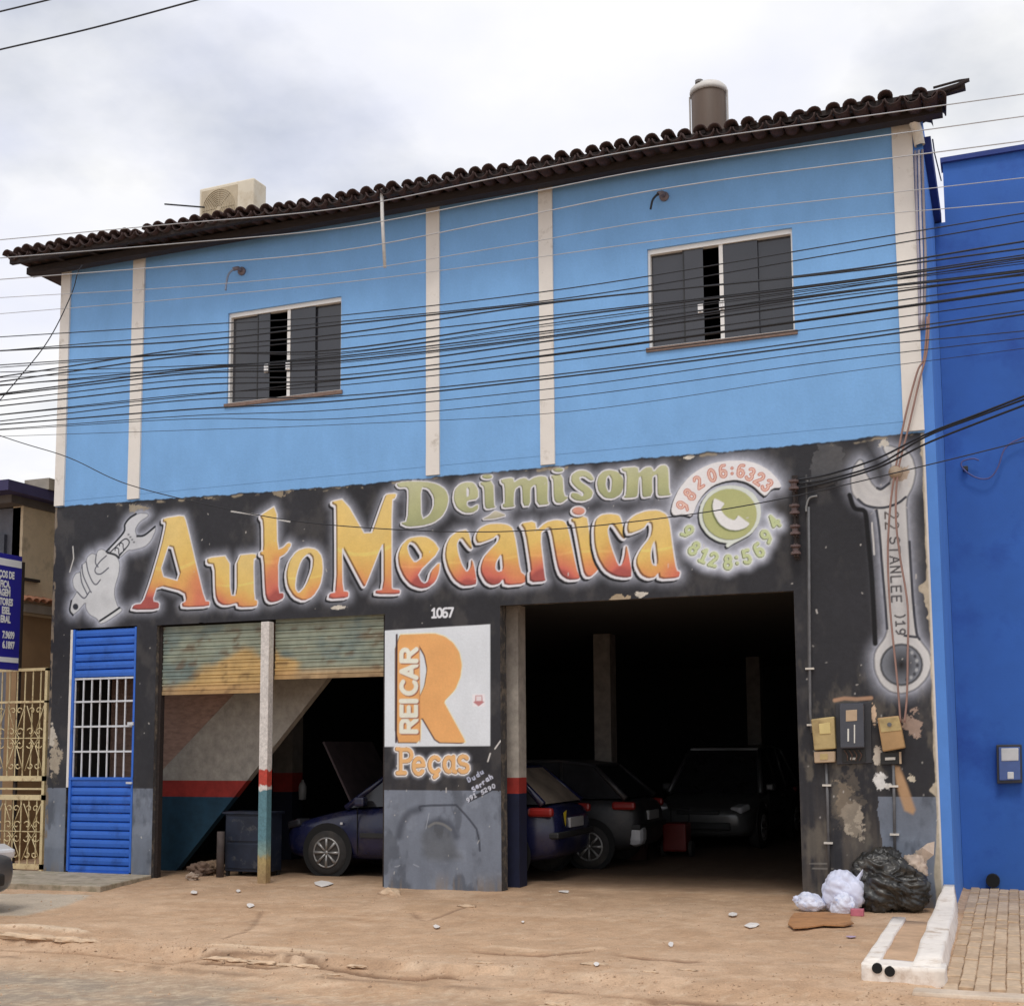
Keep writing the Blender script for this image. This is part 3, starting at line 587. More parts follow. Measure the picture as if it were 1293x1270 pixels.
def grid_mesh(name, VX, VY, VZ, keep, cols):
    """regular grid (rows, columns) -> mesh of the kept quads with a colour attribute"""
    h, w = VX.shape; idx = np.arange(h*w).reshape(h, w)
    Q = np.stack([idx[:-1, :-1], idx[:-1, 1:], idx[1:, 1:], idx[1:, :-1]], -1)[keep]
    used = np.unique(Q); remap = np.full(h*w, -1); remap[used] = np.arange(len(used)); Q = remap[Q]
    V = np.stack([VX, VY, VZ], -1).reshape(-1, 3)[used]
    me = bpy.data.meshes.new(name); me.vertices.add(len(V)); me.vertices.foreach_set('co', V.astype(np.float32).ravel())
    nq = len(Q); me.loops.add(nq*4); me.loops.foreach_set('vertex_index', Q.astype(np.int32).ravel())
    me.polygons.add(nq); me.polygons.foreach_set('loop_start', np.arange(0, nq*4, 4, dtype=np.int32))
    me.update(calc_edges=True); me.validate()
    col_attr(me, cols.reshape(-1, 3)[used]); return me
# ------------------------------------------------------------------ the ground: one sheet, pavement apron, buried kerb, road
gx = np.concatenate([[-60, -30, -15, -8, -5], np.arange(-3.5, 13.0, .036), [14, 17, 22, 30, 45, 70]])
gy = np.concatenate([[-60, -40, -25, -16, -12], np.arange(-8.6, 2.2, .036), [3, 4.5, 6.5, 9, 12, 16, 30, 60]])
GX, GY = np.meshgrid(gx, gy)
kn = fbm(GX*.9, GX*0+3, 5); k2 = fbm(GX*3.3, GY*.6, 8)
ky = -4.46+.22*(kn-.5)+.08*(k2-.5)                           # kerb line, broken and half buried
bur = sstep(.34, .56, fbm(GX*.55+2.1, GX*0+7, 12))           # where sand buries it
wd = .05+.45*bur
GZ = np.where(GY < 0, .010*GY, 0)-.055*sstep(ky, ky-wd, GY)
edge2 = -4.95+.15*(fbm(GX*.8, GX*0+1, 15)-.5)
GZ -= .028*sstep(edge2, edge2-.06-.5*sstep(.4, .6, fbm(GX*.7, GX*0, 16)), GY)
GZ += .028*(fbm(GX*1.3, GY*1.3, 18)-.5)*sstep(1., -.5, GY)+.012*(fbm(GX*6, GY*6, 19)-.5)+.007*(fbm(GX*19, GY*19, 20, 3)-.5)
rim = np.exp(-((GY-ky)/.09)**2)*(1-bur); GZ += .035*rim*(fbm(GX*5, GY*5, 22)-.35)
far = sstep(13.5, 20, np.abs(GX-4))+sstep(9, 14, -GY); GZ = GZ*(1-np.clip(far, 0, 1))-.1*np.clip(sstep(9, 14, -GY), 0, 1)
pv = sstep(11.40, 11.44, GX)*(GY > -4.35); GZ -= .016*pv        # bed of the brick paving
GZ -= .02*sstep(.05, .5, GY)*0
DIRT = alb((180, 149, 120)); DIRT2 = alb((168, 135, 105)); DUST = alb((192, 163, 135)); ASPH = alb((154, 137, 118))
C = np.broadcast_to(DIRT, GX.shape+(3,)).copy()
def gm(mask, col):
    global C
    mk = np.clip(mask, 0, 1)[..., None]; C = C*(1-mk)+np.asarray(col)*mk
gm(sstep(.44, .62, fbm(GX*.9, GY*1.4, 30))*.6, DUST); gm(sstep(.5, .68, fbm(GX*1.7, GY*2.6, 31))*.5, DIRT2)
gm(sstep(-1.3, .2, GY)*.55*sstep(.35, .6, fbm(GX*2, GY*2, 32)), alb((150, 122, 96)))
gm(sstep(-4.9, -5.7, GY)*sstep(.38, .58, fbm(GX*.8, GY*.9+4, 33))*.75, ASPH)
gm(sstep(-5.0, -5.8, GY)*sstep(.5, .62, fbm(GX*.5+3, GY*1.6, 34))*.7, alb((138, 127, 114)))
gm(sstep(.56, .66, fbm(GX*24, GY*24, 35, 3))*sstep(-4.6, -5.6, GY)*.35, alb((205, 188, 160)))
gm(sstep(.62, .72, fbm(GX*17, GY*17, 36, 3))*.3, alb((150, 118, 92))); gm(sstep(.63, .72, fbm(GX*13+5, GY*13, 37, 3))*.22, alb((206, 186, 160)))
gm(rim*sstep(.45, .6, k2)*.35, alb((194, 172, 148)))
cr = np.exp(-((GY-ky+wd*.5)/.05)**2)*(1-bur); gm(cr*.35*sstep(.35, .6, fbm(GX*4, GY*4, 38)), alb((132, 104, 82)))
cc = np.exp(-((GY-edge2+.05)/.04)**2)*sstep(.45, .6, fbm(GX*1.1, GX*0+5, 39)); gm(cc*.7, alb((122, 98, 78)))
# smooth cement patch in front of the neighbour's step
cp = [G(*p)[:2] for p in [(-60, 1126), (120, 1128), (95, 1137), (62, 1146), (30, 1152), (-60, 1153)]]
dcp = poly_d(GX, GY, [np.array(cp)])+.12*(fbm(GX*3, GY*3, 44)-.5); gm(sstep(.03, -.03, dcp), alb((178, 164, 146))); GZ += .012*sstep(.03, -.03, dcp)
# broken edge of the pavement: crevices and the pale kerb top that still shows
for P, wid, col, dep, am in (([(0,1193),(80,1197),(150,1203),(205,1209),(245,1204)], .045, (138,106,80), .010, .7), ([(262,1208),(300,1211),(350,1213),(372,1206),(395,1211),(420,1216),(470,1223),(520,1227),(560,1223),(590,1229)], .085, (112,84,62), .02, .85),
  ([(262,1202),(300,1204),(345,1207)], .07, (118,90,68), .015, .75), ([(600,1204),(680,1208),(750,1203),(775,1208),(830,1216),(880,1218)], .07, (122,92,70), .014, .8), ([(480,1226),(520,1224),(590,1227)], .05, (136,104,80), .01, .6), ([(695,1243),(740,1246),(800,1250),(850,1254),(905,1258)], .06, (124,94,72), .014, .75),
  ([(0,1173),(40,1174),(80,1178),(105,1181)], .10, (206,184,158), -.03, .8), ([(0,1184),(50,1185),(95,1187)], .06, (128,98,76), .015, .7), ([(262,1195),(310,1198),(360,1201),(405,1205),(435,1208)], .07, (204,180,152), -.012, .7), ([(620,1198),(700,1203),(760,1200)], .06, (198,172,144), -.01, .5)):
    L = [np.array([G(*q, -.06)[:2] for q in smooth_line(P, 6)])]; dl = line_d(GX, GY, L)+wid*1.5*(fbm(GX*4.5, GY*9, 48)-.5); mk_ = sstep(wid, wid*.3, dl)*sstep(.3, .5, fbm(GX*2.6, GY*2.6, 49)+.1); gm(mk_*am, alb(col)); GZ -= dep*mk_
# hairline cracks in the cement under the sand
for P in ([(330,1148),(326,1155),(315,1168),(300,1174),(280,1178)], [(520,1150),(540,1158),(600,1140)]):
    L = [np.array([G(*q)[:2] for q in smooth_line(P, 5)])]; dl = line_d(GX, GY, L)+.02*(fbm(GX*20, GY*20, 46)-.5); gm(sstep(.028, .008, dl)*.7, alb((118, 92, 72))); GZ -= .008*sstep(.03, .0, dl)
gd = sstep(.02, -.02, poly_d(GX, GY, [np.array([G(*q)[:2] for q in [(505,1149),(555,1150),(582,1135),(520,1134)]])])); gm(gd*.35, alb((166, 136, 106))); GZ += .008*gd
inside = sstep(.2, 1.6, GY)*(GX > -.05)*(GX < 11.28); gm(inside*.88, alb((70, 54, 42)))  # garage floor darkened inwards, interior shade painted into the ground colour
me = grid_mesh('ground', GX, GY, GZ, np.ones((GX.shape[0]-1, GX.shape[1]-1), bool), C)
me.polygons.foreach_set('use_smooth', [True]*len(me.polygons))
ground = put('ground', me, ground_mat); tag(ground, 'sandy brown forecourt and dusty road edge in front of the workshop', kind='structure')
def gz(x, y):
    i = min(max(np.searchsorted(gx, x), 0), len(gx)-1); j = min(max(np.searchsorted(gy, y), 0), len(gy)-1); return float(GZ[j, i])
# ------------------------------------------------------------------ workshop building
XL, XR, ZL, ZT = -.07, 11.292, 3.27, 8.5           # left, right, underside of lintel, wall top
XS = 11.40                                          # outer face of the side wall
BD = thing('workshop_building', (5.6, 0, 0), 'two storey light blue workshop with black hand painted lettering and tiled eaves', 'building')
OPEN = [(.262, 1.345, 3.265), (1.655, 4.985, 3.255), (6.49, 9.888, 3.29)]     # door, shutters, wide opening
xc = (cv.x[:-1]+cv.x[1:])/2; zc = (cv.z[:-1]+cv.z[1:])/2
keep = np.ones((len(zc), len(xc)), bool)
for a, b, h in OPEN:
    lim = h+.012*(fbm(xc*3, xc*0+2, 71)-.5) if a > 2 or b > 2 else h+0*xc
    keep &= ~((xc[None] > a) & (xc[None] < b) & (zc[:, None] < lim[None]))
fr = put('painted_front', grid_mesh('painted_front', cv.X, cv.X*0, cv.Z, keep, cv.C), wall_paint, BD)
tag(fr, 'black painted ground floor front with orange words and white spanners')
PIERM = mat('pier_render', alb((62, 60, 60)), .85, var=.3, scale=5, bump=.2, dirt=alb((128, 116, 100)), dirt_amt=.4, dscale=9)
b = MB(); T = .20
for x0, x1 in ((XL, .262), (1.345, 1.655), (4.985, 6.49), (9.888, XR)): b.box(x0+.002, x1-.002, .004, T, -.05, 3.3)
b.box(XL+.002, XR-.002, .004, T, 3.3, 5.0); b.obj('wall_core', PIERM, BD)
# upper storey front with window openings
WIN = [(2.668, 4.352, 6.075, 7.325), (8.341, 9.991, 6.125, 7.325)]
xs = sorted({XL, XR, *[w[0] for w in WIN], *[w[1] for w in WIN]}); V = []; F = []
def quad(a, b_, c, d):
    k = len(V); V.extend([a, b_, c, d]); F.append((k, k+1, k+2, k+3))
for x0, x1 in zip(xs[:-1], xs[1:]):
    w = [w for w in WIN if abs(w[0]-x0) < 1e-6]
    for z0, z1 in ([(5.02, w[0][2]), (w[0][3], ZT)] if w else [(5.02, ZT)]): quad((x0, 0, z0), (x1, 0, z0), (x1, 0, z1), (x0, 0, z1))
for x0, x1, z0, z1 in WIN:
    D = .16
    quad((x0, 0, z0), (x0, 0, z1), (x0, D, z1), (x0, D, z0)); quad((x1, 0, z0), (x1, D, z0), (x1, D, z1), (x1, 0, z1))
    quad((x0, 0, z1), (x1, 0, z1), (x1, D, z1), (x0, D, z1)); quad((x0, 0, z0), (x0, D, z0), (x1, D, z0), (x1, 0, z0))
uw = mesh('upper_wall', V, F, wall_paint, BD); col_attr(uw.data, np.broadcast_to(BLUE, (len(V), 3)))
SIDEB = mat('side_blue', alb((74, 124, 196)), .7, var=.08, scale=2, bump=.06)
NAVY = mat('navy_paint', alb((24, 38, 98)), .6, var=.1)
b = MB(); b.box(XR+.001, XS, -.001, 9, -.1, 8.0); b.box(XR+.001, XS-.002, .001, 9, 8.0, ZT-.1); b.obj('side_wall', SIDEB, BD)
box('side_gutter', XS+.002, XS+.078, .12, 2.3, 7.985, 8.16, NAVY, BD)
box('party_wall', XL, XL+.15, .21, 9, -.1, ZT-.1, CONC, BD)
box('floor_slab', XL+.16, XR-.001, .21, 13.8, 3.34, 3.5, SHADEW, BD); box('back_wall', XL+.16, XR-.01, 13.8, 14, 0, 3.5, SHADEW, BD)
box('room_back_wall', XL+.16, XR-.01, 4, 4.1, 3.5, ZT-.1, SHADEW, BD)
box('inner_wall', XL+.16, XL+.18, .21, 13.79, 0, 3.33, SHADEW, BD); box('inner_wall', XR-.03, XR-.005, .21, 13.79, 0, 3.33, SHADEW, BD)
# pilasters
PIL = [(-.07, .087, 8.5), (1.147, 1.336, 8.5), (5.545, 5.722, 8.5), (7.02, 7.195, 8.5), (11.085, XR+.004, 8.5)]
for k, (x0, x1, z1) in enumerate(PIL):
    lo = 4.96 if k < 2 else 4.91
    V = []; n = 24
    b = MB(); zz = np.linspace(lo, z1, n)
    jl = .006*(fbm(zz*3+k*7, zz*0, 61)-.5); jr = .006*(fbm(zz*3+k*7, zz*0+4, 62)-.5)
    P = [(x0+jl[i], zz[i]) for i in range(n)]+[(x1+jr[i], zz[i]) for i in reversed(range(n))]
    b.prism(P, -.028, .002); b.obj('pilaster', WHITEP, BD)
# windows: dark sliding panes, one half open
HND = mat('white_handle', alb((226, 226, 226)), .4)
SILLM = mat('stone_sill', alb((112, 92, 82)), .7, var=.2, scale=20)
for k, (x0, x1, z0, z1) in enumerate(WIN):
    W = bpy.data.objects.new('window', None); link(W, BD); W.matrix_parent_inverse = Matrix.Translation((-5.6, 0, 0)); W.location = ((x0+x1)/2, .08, z0)
    def wp(name, b, m, **kw):
        o = b.obj(name, m, None, **kw); o.parent = W; o.matrix_parent_inverse = Matrix.Translation(-Vector(W.location)); return o
    w = x1-x0; t = .028
    fb = MB(); fb.box(x0, x1, .03, .11, z1-.055, z1); fb.box(x0, x0+t, .03, .11, z0+.03, z1-.055); fb.box(x1-t*.7, x1, .03, .11, z0+.03, z1-.055); fb.box(x0+t, x1-t*.7, .03, .11, z0+.03, z0+.05)
    wp('frame', fb, ALUW)
    sb = MB(); sb.box(x0-.03, x1+.03, -.025, .12, z0-.02, z0+.03); wp('sill', sb, SILLM, bevel=.004)
    f1, f2, f3 = (.27, .36, .545) if k == 0 else (.265, .385, .525)
    a = lambda f: x0+w*f
    for p0, p1, y in ((a(0)+t, a(f1), .09), (a(f1)-.02, a(f2), .055), (a(f3), a(.76), .055), (a(.74), x1-t*.7, .09)):
        pb = MB(); pb.box(p0, p1, y, y+.012, z0+.05, z1-.055); wp('pane', pb, GLASS)
    st = MB(); st.box(a(f3)-.045, a(f3)-.001, .045, .075, z0+.05, z1-.055); wp('stile', st, ALUW)
    st = MB(); st.box(a(f1)-.035, a(f1)-.02, .05, .075, z0+.05, z1-.055); wp('stile', st, BLACKP)
    zm = z0+(z1-z0)*.36
    for hx in (a(f2)-.035, a(f3)-.022):
        hb = MB(); hb.box(hx-.03, hx+.03, .02, .045, zm-.055, zm+.055); hb.box(hx-.012, hx+.012, .005, .022, zm-.05, zm+.05); wp('handle', hb, HND, bevel=.006)
# roof: overhanging eaves of clay tiles on a timber plate
RF = bpy.data.objects.new('roof', None); link(RF, BD); RF.matrix_parent_inverse = Matrix.Translation((-5.6, 0, 0)); RF.location = (5.6, 0, 8.4)
def rp(name, b, m, **kw):
    o = b.obj(name, m, None, **kw); o.parent = RF; o.matrix_parent_inverse = Matrix.Translation(-Vector(RF.location)); return o
def tile_mesh(name, r0, r1, L, up=1, n=7, th=.014):
    V = []; F = []
    for y, r in ((0, r0), (L, r1)):
        for q in (r, r-th):
            for k in range(n+1):
                a = math.pi*k/n; V.append((q*math.cos(a), y, up*(q*math.sin(a)*.92)))
    m = n+1; o0, i0, o1, i1 = 0, m, 2*m, 3*m
    for k in range(n):
        F += [(o0+k, o0+k+1, o1+k+1, o1+k), (i0+k+1, i0+k, i1+k, i1+k+1), (o0+k+1, o0+k, i0+k, i0+k+1), (o1+k, o1+k+1, i1+k+1, i1+k)]
    F += [(o0, o1, i1, i0), (o0+n, i0+n, i1+n, o1+n)]
    me = bpy.data.meshes.new(name); me.from_pydata(V, [], F); me.update(); me.materials.append(TILE)
    me.polygons.foreach_set('use_smooth', [True]*len(me.polygons)); return me
t_cov = tile_mesh('cover_tile', .078, .064, .5); t_pan = tile_mesh('pan_tile', .085, .075, .5, -1)
EX0, EX1 = -.50, 11.70
def ez(x): return 8.418-.0085*x+.012*math.sin(x*.9)+.010*math.sin(x*2.3+1)
rt = random.Random(3); inv = Matrix.Translation(-Vector(RF.location)); pitch_t = .178; nt_ = int((EX1-EX0)/pitch_t)
for i in range(nt_+1):
    x = EX0+i*pitch_t
    for nm, src, dx, dz in (('roof_tile', t_cov, 0, 0), ('roof_tile', t_pan, pitch_t/2, -.005)):
        if i == nt_ and dx: continue
        if nm == 'roof_tile' and dx == 0 and i in (12, 66, 68): dz -= .05
        if dx == 0 and i == 65: dz += .02
        o = bpy.data.objects.new(nm, src); link(o, RF); o.matrix_parent_inverse = inv
        o.location = (x+dx+rt.uniform(-.012, .012), -.62+rt.uniform(-.025, .03), ez(x)+dz-.035+rt.uniform(-.008, .01))
        o.rotation_euler = (rad(3+rt.uniform(-2, 2)), rad(rt.uniform(-4, 4)), rad(rt.uniform(-2.5, 2.5)))
# the courses further back, joined
b = MB()
for row in range(5):
    for i in range(nt_):
        x = EX0+i*pitch_t; y = -.2+row*.42
        if row and x > 11.32: continue
        z = ez(x)+.02-.02*row
        V = [(x+.078*math.cos(a), yy, z+.072*math.sin(a)) for yy in (y, y+.5) for a in (0, math.pi/4, math.pi/2, math.pi*.75, math.pi)]
        b.add(V, [(k, k+1, k+6, k+5) for k in range(4)])
b.box(EX0, 11.39, -.15, 4.2, 8.30, 8.345)
tag(rp('tile_courses', b, TILE), kind='stuff')
pl = MB(); pl.box(-.44, 11.62, -.30, -.16, 8.20, 8.295); rp('wall_plate', pl, DARKW)
pl = MB(); pl.box(-.50, 11.6, -.56, -.50, 8.265, 8.325); rp('eaves_batten', pl, DARKW)
pl = MB(); pl.box(-.35, 11.55, -.49, .0, 8.335, 8.35); rp('soffit', pl, DARKW)
for i in range(21):
    x = .15+i*.56; rb = MB(); rb.box(x, x+.065, -.58, -.02, 8.298, 8.34); rp('rafter', rb, DARKW)
hp = MB(); hp.box(-.4, .16, -.03, .03, -.03, .03, Matrix.Translation((11.70, -.5, 8.31)) @ Matrix.Rotation(rad(-6), 4, 'Y')); rp('hip_rafter', hp, DARKW)
pl = MB(); pl.tube([(11.55, -.52, 8.37), (11.80, -.56, 8.375), (11.90, -.58, 8.36)], .013, 6); pl.tube([(11.6, -.55, 8.30), (11.78, -.56, 8.33), (11.90, -.58, 8.355)], [.03, .02, .02], 6); rp('tie_rod', pl, DARKW)
# short pvc overflow pipe at the top of the corner
b = MB(); b.tube([(11.32, -.16, 8.24), (11.35, -.06, 8.16), (11.37, -.04, 8.0)], .055, 12, caps=False); b.tube([(11.32, -.165, 8.24), (11.325, -.15, 8.235)], .045, 12); b.obj('overflow_pipe', mat('old_pvc', alb((206, 200, 188)), .5, dirt=alb((150, 140, 125)), dirt_amt=.3), BD, smooth=True)
# loose conduits bunched down the corner
for k, (dx, c) in enumerate(((.0, (150, 146, 158)), (.035, (182, 178, 184)), (.07, (138, 130, 132)))):
    pts = [(XR+.03+dx, -.035, 7.95), (XR+.02+dx, -.05, 7.2), (XR+.015+dx, -.04, 6.7), (XR+.0+dx*.6, -.04, 6.0)]
    b = MB(); b.tube(smooth_line(pts, 6), .014, 6); b.obj('conduit', mat('conduit%d' % k, alb(c), .6), BD, smooth=True)
# ------------------------------------------------------------------ roller shutters
def shutter_col(x, z, seed):
    n = fbm(x*2.4, z*5, seed); n2 = fbm(x*9, z*9, seed+3)
    g = np.array(alb((136, 142, 126)))*(.75+.5*n2)
    teal = np.array(alb((96, 114, 116)))*(.8+.4*n2); och = np.array(alb((186, 156, 104)))*(.75+.5*n2); rst = np.array(alb((104, 78, 56)))
    u = float(sstep(.45, .7, n)); g = g*(1-.6*u)+teal*.6*u
    cx = x-2.95; d = abs(cx)*.42+max(0, z-2.62)*1.5+.35*(n-.5)-.06 if x < 3.3 else (x-3.42)*1.2+max(0, z-2.72)*2+.35*(n-.5)
    a = float(sstep(.42, .22, d)); g = g*(1-a)+och*a
    bot = float(sstep(.16, .03, z-(2.36 if x < 3.3 else 2.52)))*.75; g = g*(1-bot)+np.array(alb((178, 142, 98)))*(.7+.6*n2)*bot
    r = float(sstep(.62, .72, fbm(np.float64(x*6), np.float64(z*14), seed+9)))*.6; return g*(1-r)+rst*r
shut_mat = attr_mat('shutter_paint', .55, .15, 9, .05, 30)
for (x0, x1, zb_) in ((1.66, 3.30, 2.345), (3.40, 4.985, 2.505)):
    SH = bpy.data.objects.new('roller_shutter', None); link(SH, BD); SH.matrix_parent_inverse = Matrix.Translation((-5.6, 0, 0)); SH.location = ((x0+x1)/2, .1, zb_)
    z = zb_; i = 0
    while z < 3.24:
        h = .05 if i == 0 else .094
        prof = [(.104, 0), (.088, .008), (.088, h*.62), (.078, h*.7), (.078, h*.93), (.104, h)] if i else [(.1, 0), (.075, 0), (.075, h), (.1, h)]
        xs_ = np.linspace(x0, x1, 40); V = []; F = []; cc_ = []; m = len(prof)
        for x in xs_:
            for y, dz in prof:
                V.append((x, y+.004*math.sin(x*5+i), z+dz)); cc_.append(shutter_col(x, z+dz, 70)*(1 if i else .8))
        for q in range(len(xs_)-1):
            for j in range(m-1): F.append((q*m+j, (q+1)*m+j, (q+1)*m+j+1, q*m+j+1))
        o = mesh('slat', V, F, shut_mat); o.parent = SH; o.matrix_parent_inverse = Matrix.Translation(-Vector(SH.location)); col_attr(o.data, np.array(cc_))
        z += h; i += 1
for x in (1.655, 4.94): box('shutter_guide', x, x+.045, .06, .14, 0, 3.25, DARKW, BD)
# post between the shutters
pm, t, bs = nodes('post_paint')
g = N(t, 'ShaderNodeNewGeometry'); sp = N(t, 'ShaderNodeSeparateXYZ'); t.links.new(g.outputs['Position'], sp.inputs[0])
nz = N(t, 'ShaderNodeTexNoise'); nz.inputs['Scale'].default_value = 14; nz.inputs['Detail'].default_value = 8; t.links.new(g.outputs['Position'], nz.inputs['Vector'])
ma = N(t, 'ShaderNodeMath', operation='MULTIPLY_ADD'); t.links.new(nz.outputs['Fac'], ma.inputs[0]); ma.inputs[1].default_value = .12; t.links.new(sp.outputs[2], ma.inputs[2])
mr = N(t, 'ShaderNodeMapRange'); mr.inputs[1].default_value = 0; mr.inputs[2].default_value = 4; t.links.new(ma.outputs[0], mr.inputs[0])
crp = N(t, 'ShaderNodeValToRGB'); crp.color_ramp.interpolation = 'LINEAR'; e = crp.color_ramp.elements
e[0].position = 0; e[0].color = list(alb((150, 122, 90)))+[1]; e[1].position = 1; e[1].color = list(alb((206, 200, 194)))+[1]
for p_, c_ in ((.36/4, (166, 148, 100)), (.42/4, (128, 150, 140)), (.6/4, (88, 128, 138)), (1.19/4, (84, 122, 132)), (1.20/4, (206, 200, 194)), (1.24/4, (206, 200, 194)), (1.25/4, (176, 62, 48)), (1.44/4, (176, 62, 48)), (1.45/4, (206, 200, 194))):
    q = e.new(p_); q.color = list(alb(c_))+[1]
n9 = N(t, 'ShaderNodeTexNoise'); n9.inputs['Scale'].default_value = 30; n9.inputs['Detail'].default_value = 8; n9.inputs['Roughness'].default_value = .75; t.links.new(g.outputs['Position'], n9.inputs['Vector'])
r9 = N(t, 'ShaderNodeMapRange'); r9.inputs[1].default_value = .35; r9.inputs[2].default_value = .7; r9.inputs[3].default_value = 1.1; r9.inputs[4].default_value = .6; t.links.new(n9.outputs['Fac'], r9.inputs[0])
v9 = N(t, 'ShaderNodeVectorMath', operation='SCALE'); t.links.new(r9.outputs[0], v9.inputs['Scale']); t.links.new(crp.outputs[0], v9.inputs[0])
t.links.new(mr.outputs[0], crp.inputs[0]); t.links.new(v9.outputs[0], bs.inputs['Base Color']); bs.inputs['Roughness'].default_value = .65
b = MB(); b.box(3.292, 3.412, -.085, .03, -.06, 3.225); b.obj('shutter_post', pm, BD, bevel=.006)
# ------------------------------------------------------------------ blue slatted door with a barred window
DR = bpy.data.objects.new('door', None); link(DR, BD); DR.matrix_parent_inverse = Matrix.Translation((-5.6, 0, 0)); DR.location = (.8, .06, 0)
def dp(name, b, m, **kw):
    o = b.obj(name, m, None, **kw); o.parent = DR; o.matrix_parent_inverse = Matrix.Translation(-Vector(DR.location)); return o
dx0, dx1 = .30, 1.335
for z0, z1, n in ((2.60, 3.25, 6), (.03, 1.27, 11)):
    h = (z1-z0)/n
    for i in range(n):
        s_ = MB(); s_.prism([(.05, z0+i*h), (.02, z0+i*h+.012), (.014, z0+i*h+h*.5), (.02, z0+i*h+h*.86), (.05, z0+(i+1)*h-.004)], dx0+.02, dx1-.02, 'x')
        dp('slat', s_, BLUEDOOR)
s_ = MB(); s_.box(dx0, dx0+.035, .0, .06, .03, 3.25); s_.box(dx1-.03, dx1, .0, .06, .03, 3.25); s_.box(dx0, dx1, -.004, .055, 1.25, 1.285); s_.box(dx0, dx1, .0, .06, .02, .06); dp('door_frame', s_, BLUEDOOR)
GRILL = mat('grille_white', alb((196, 198, 202)), .5, var=.1, dirt=alb((130, 120, 110)), dirt_amt=.2)
for i in range(8):
    x = dx0+.04+i*(dx1-dx0-.08)/7; s_ = MB(); s_.box(x-.0085, x+.0085, .025, .042, 1.285, 2.6); dp('grille_bar', s_, GRILL)
for z in (1.62, 1.95, 2.28, 2.585):
    s_ = MB(); s_.box(dx0+.03, dx1-.03, .018, .03, z-.012, z+.012); dp('grille_rail', s_, GRILL)
s_ = MB(); s_.box(.262, .298, -.004, .1, 1.15, 3.25); dp('door_jamb', s_, WHITEP)
for z0_, z1_ in ((1.96, 2.0), (1.2, 1.225)): s_ = MB(); s_.box(1.24, 1.33, -.02, .0, z0_, z1_); dp('bolt', s_, GRILL)
# ------------------------------------------------------------------ inside: stair flank, columns
FL = zones('stair_paint', .985, 1.215, (22, 58, 78), (158, 152, 142))
def L1(x): return 1.30+(x-0)*0  # helper unused
fy = 1.0
low = lambda x: (x-1.297)*1.126-.086; upl = lambda x: 1.273+(x-.947)*.90
b = MB(); b.prism([(XL+.2, -.05), (1.265, -.05), (4.2, low(4.2)), (4.2, 3.33), (3.25, 3.33), (XL+.2, upl(XL+.2))], fy, fy+.12); b.obj('stair_flank', FL, BD)
BRK = mat('bare_plaster', alb((150, 122, 108)), .9, var=.25, scale=9, bump=.5, bscale=22, stretch=(1, 1, 3))
b = MB(); b.prism([(XL+.2, upl(XL+.2)-.05), (3.25, 3.33), (XL+.2, 3.33)], fy+.035, fy+.155); b.obj('stair_upper_wall', BRK, BD)
CP = zones('shaded_column_paint', .98, 1.2, (14, 18, 34), (116, 108, 100)); CPn = zones('jamb_column_paint', 1.08, 1.27, (18, 24, 52), (168, 160, 150))  # CP: pale paint of the deeper columns darkened, interior shade in its colour
b = MB(); b.box(6.36, 6.54, .45, .7, 0, 3.34); b.obj('column', CPn, BD)
for x0, x1, y0 in ((6.14, 6.40, 4.66), (7.3, 7.56, 10.6)):
    b = MB(); b.box(x0, x1, y0, y0+.3, 0, 3.34); b.obj('column', CP, BD)
b = MB(); b.box(1.575, 1.91, 3, 3.3, 0, 3.34); b.obj('column', zones('stair_column_paint', 1.0, 1.28, (14, 20, 40), (120, 114, 106)), BD)
# ------------------------------------------------------------------ neighbour on the right: plain deep blue wall set back
ARCHB = mat('pipe_black', (.006, .006, .006), .9)
NBLUE = mat('deep_blue_wall', alb((44, 92, 166)), .75, var=.10, scale=1.3, bump=.05, dirt=alb((30, 70, 146)), dirt_amt=.35, dscale=1.1)
NR = thing('blue_house', (14, 2.08, 0), 'plain deep blue wall of the next house, set back from the workshop', 'house')
b = MB(); b.box(XS+.003, 22, 2.08, 2.3, -.1, 7.96); b.box(11.525, 22, 2.08, 2.3, 7.96, 8.70); b.obj('wall', NBLUE, NR)
b = MB(); b.box(11.50, 22, 2.03, 2.34, 8.70, 8.76); b.obj('coping', mat('coping', alb((40, 58, 120)), .8), NR)
box('return_wall', 21.9, 22, 2.3, 10, -.1, 8.7, NBLUE, NR)
b = MB(); c = U(1254, 1113, 2.08); b.lathe([(.065, -.14), (.075, -.14), (.075, 0)], (c[0], 2.08, .095), 18, 'y'); b.obj('drain_pipe', ARCHB, NR)
b = MB(); b.tube([(11.50, 2.1, 8.5), (11.47, 1.2, 8.45), (11.49, .3, 8.2)], .008, 6); b.obj('downlead', CABLE, NR)
# ------------------------------------------------------------------ neighbour on the left: grey front, beige side wall, little tiled canopy
LH = thing('grey_house', (-4, 1.5, 0), 'grey and beige house beside the workshop with a small tiled canopy', 'house')
LGREY = mat('grey_render', alb((92, 94, 102)), .8, var=.12, bump=.1); BEIGE = mat('beige_render', alb((196, 180, 152)), .85, var=.12, scale=3, bump=.25, dirt=alb((150, 138, 118)), dirt_amt=.3)
BROWN = mat('brown_render', alb((134, 108, 78)), .85, var=.12, scale=3, bump=.12)
b = MB(); b.box(-10, -2.05, 1.5, 1.7, 0, 5.36); b.obj('front_wall', LGREY, LH)
b = MB(); b.box(-10, -2.3, 1.44, 1.5, 3.2, 4.95); b.obj('shutter_panel', mat('dark_grey_panel', alb((70, 74, 84)), .6), LH)
b = MB(); b.box(-2.2, -2.0, 1.5, 6.5, 3.7, 5.4); b.obj('side_wall', BEIGE, LH)
b = MB(); b.box(-2.2, -2.002, 1.48, 6.5, 0, 3.7); b.obj('lower_side_wall', BROWN, LH)
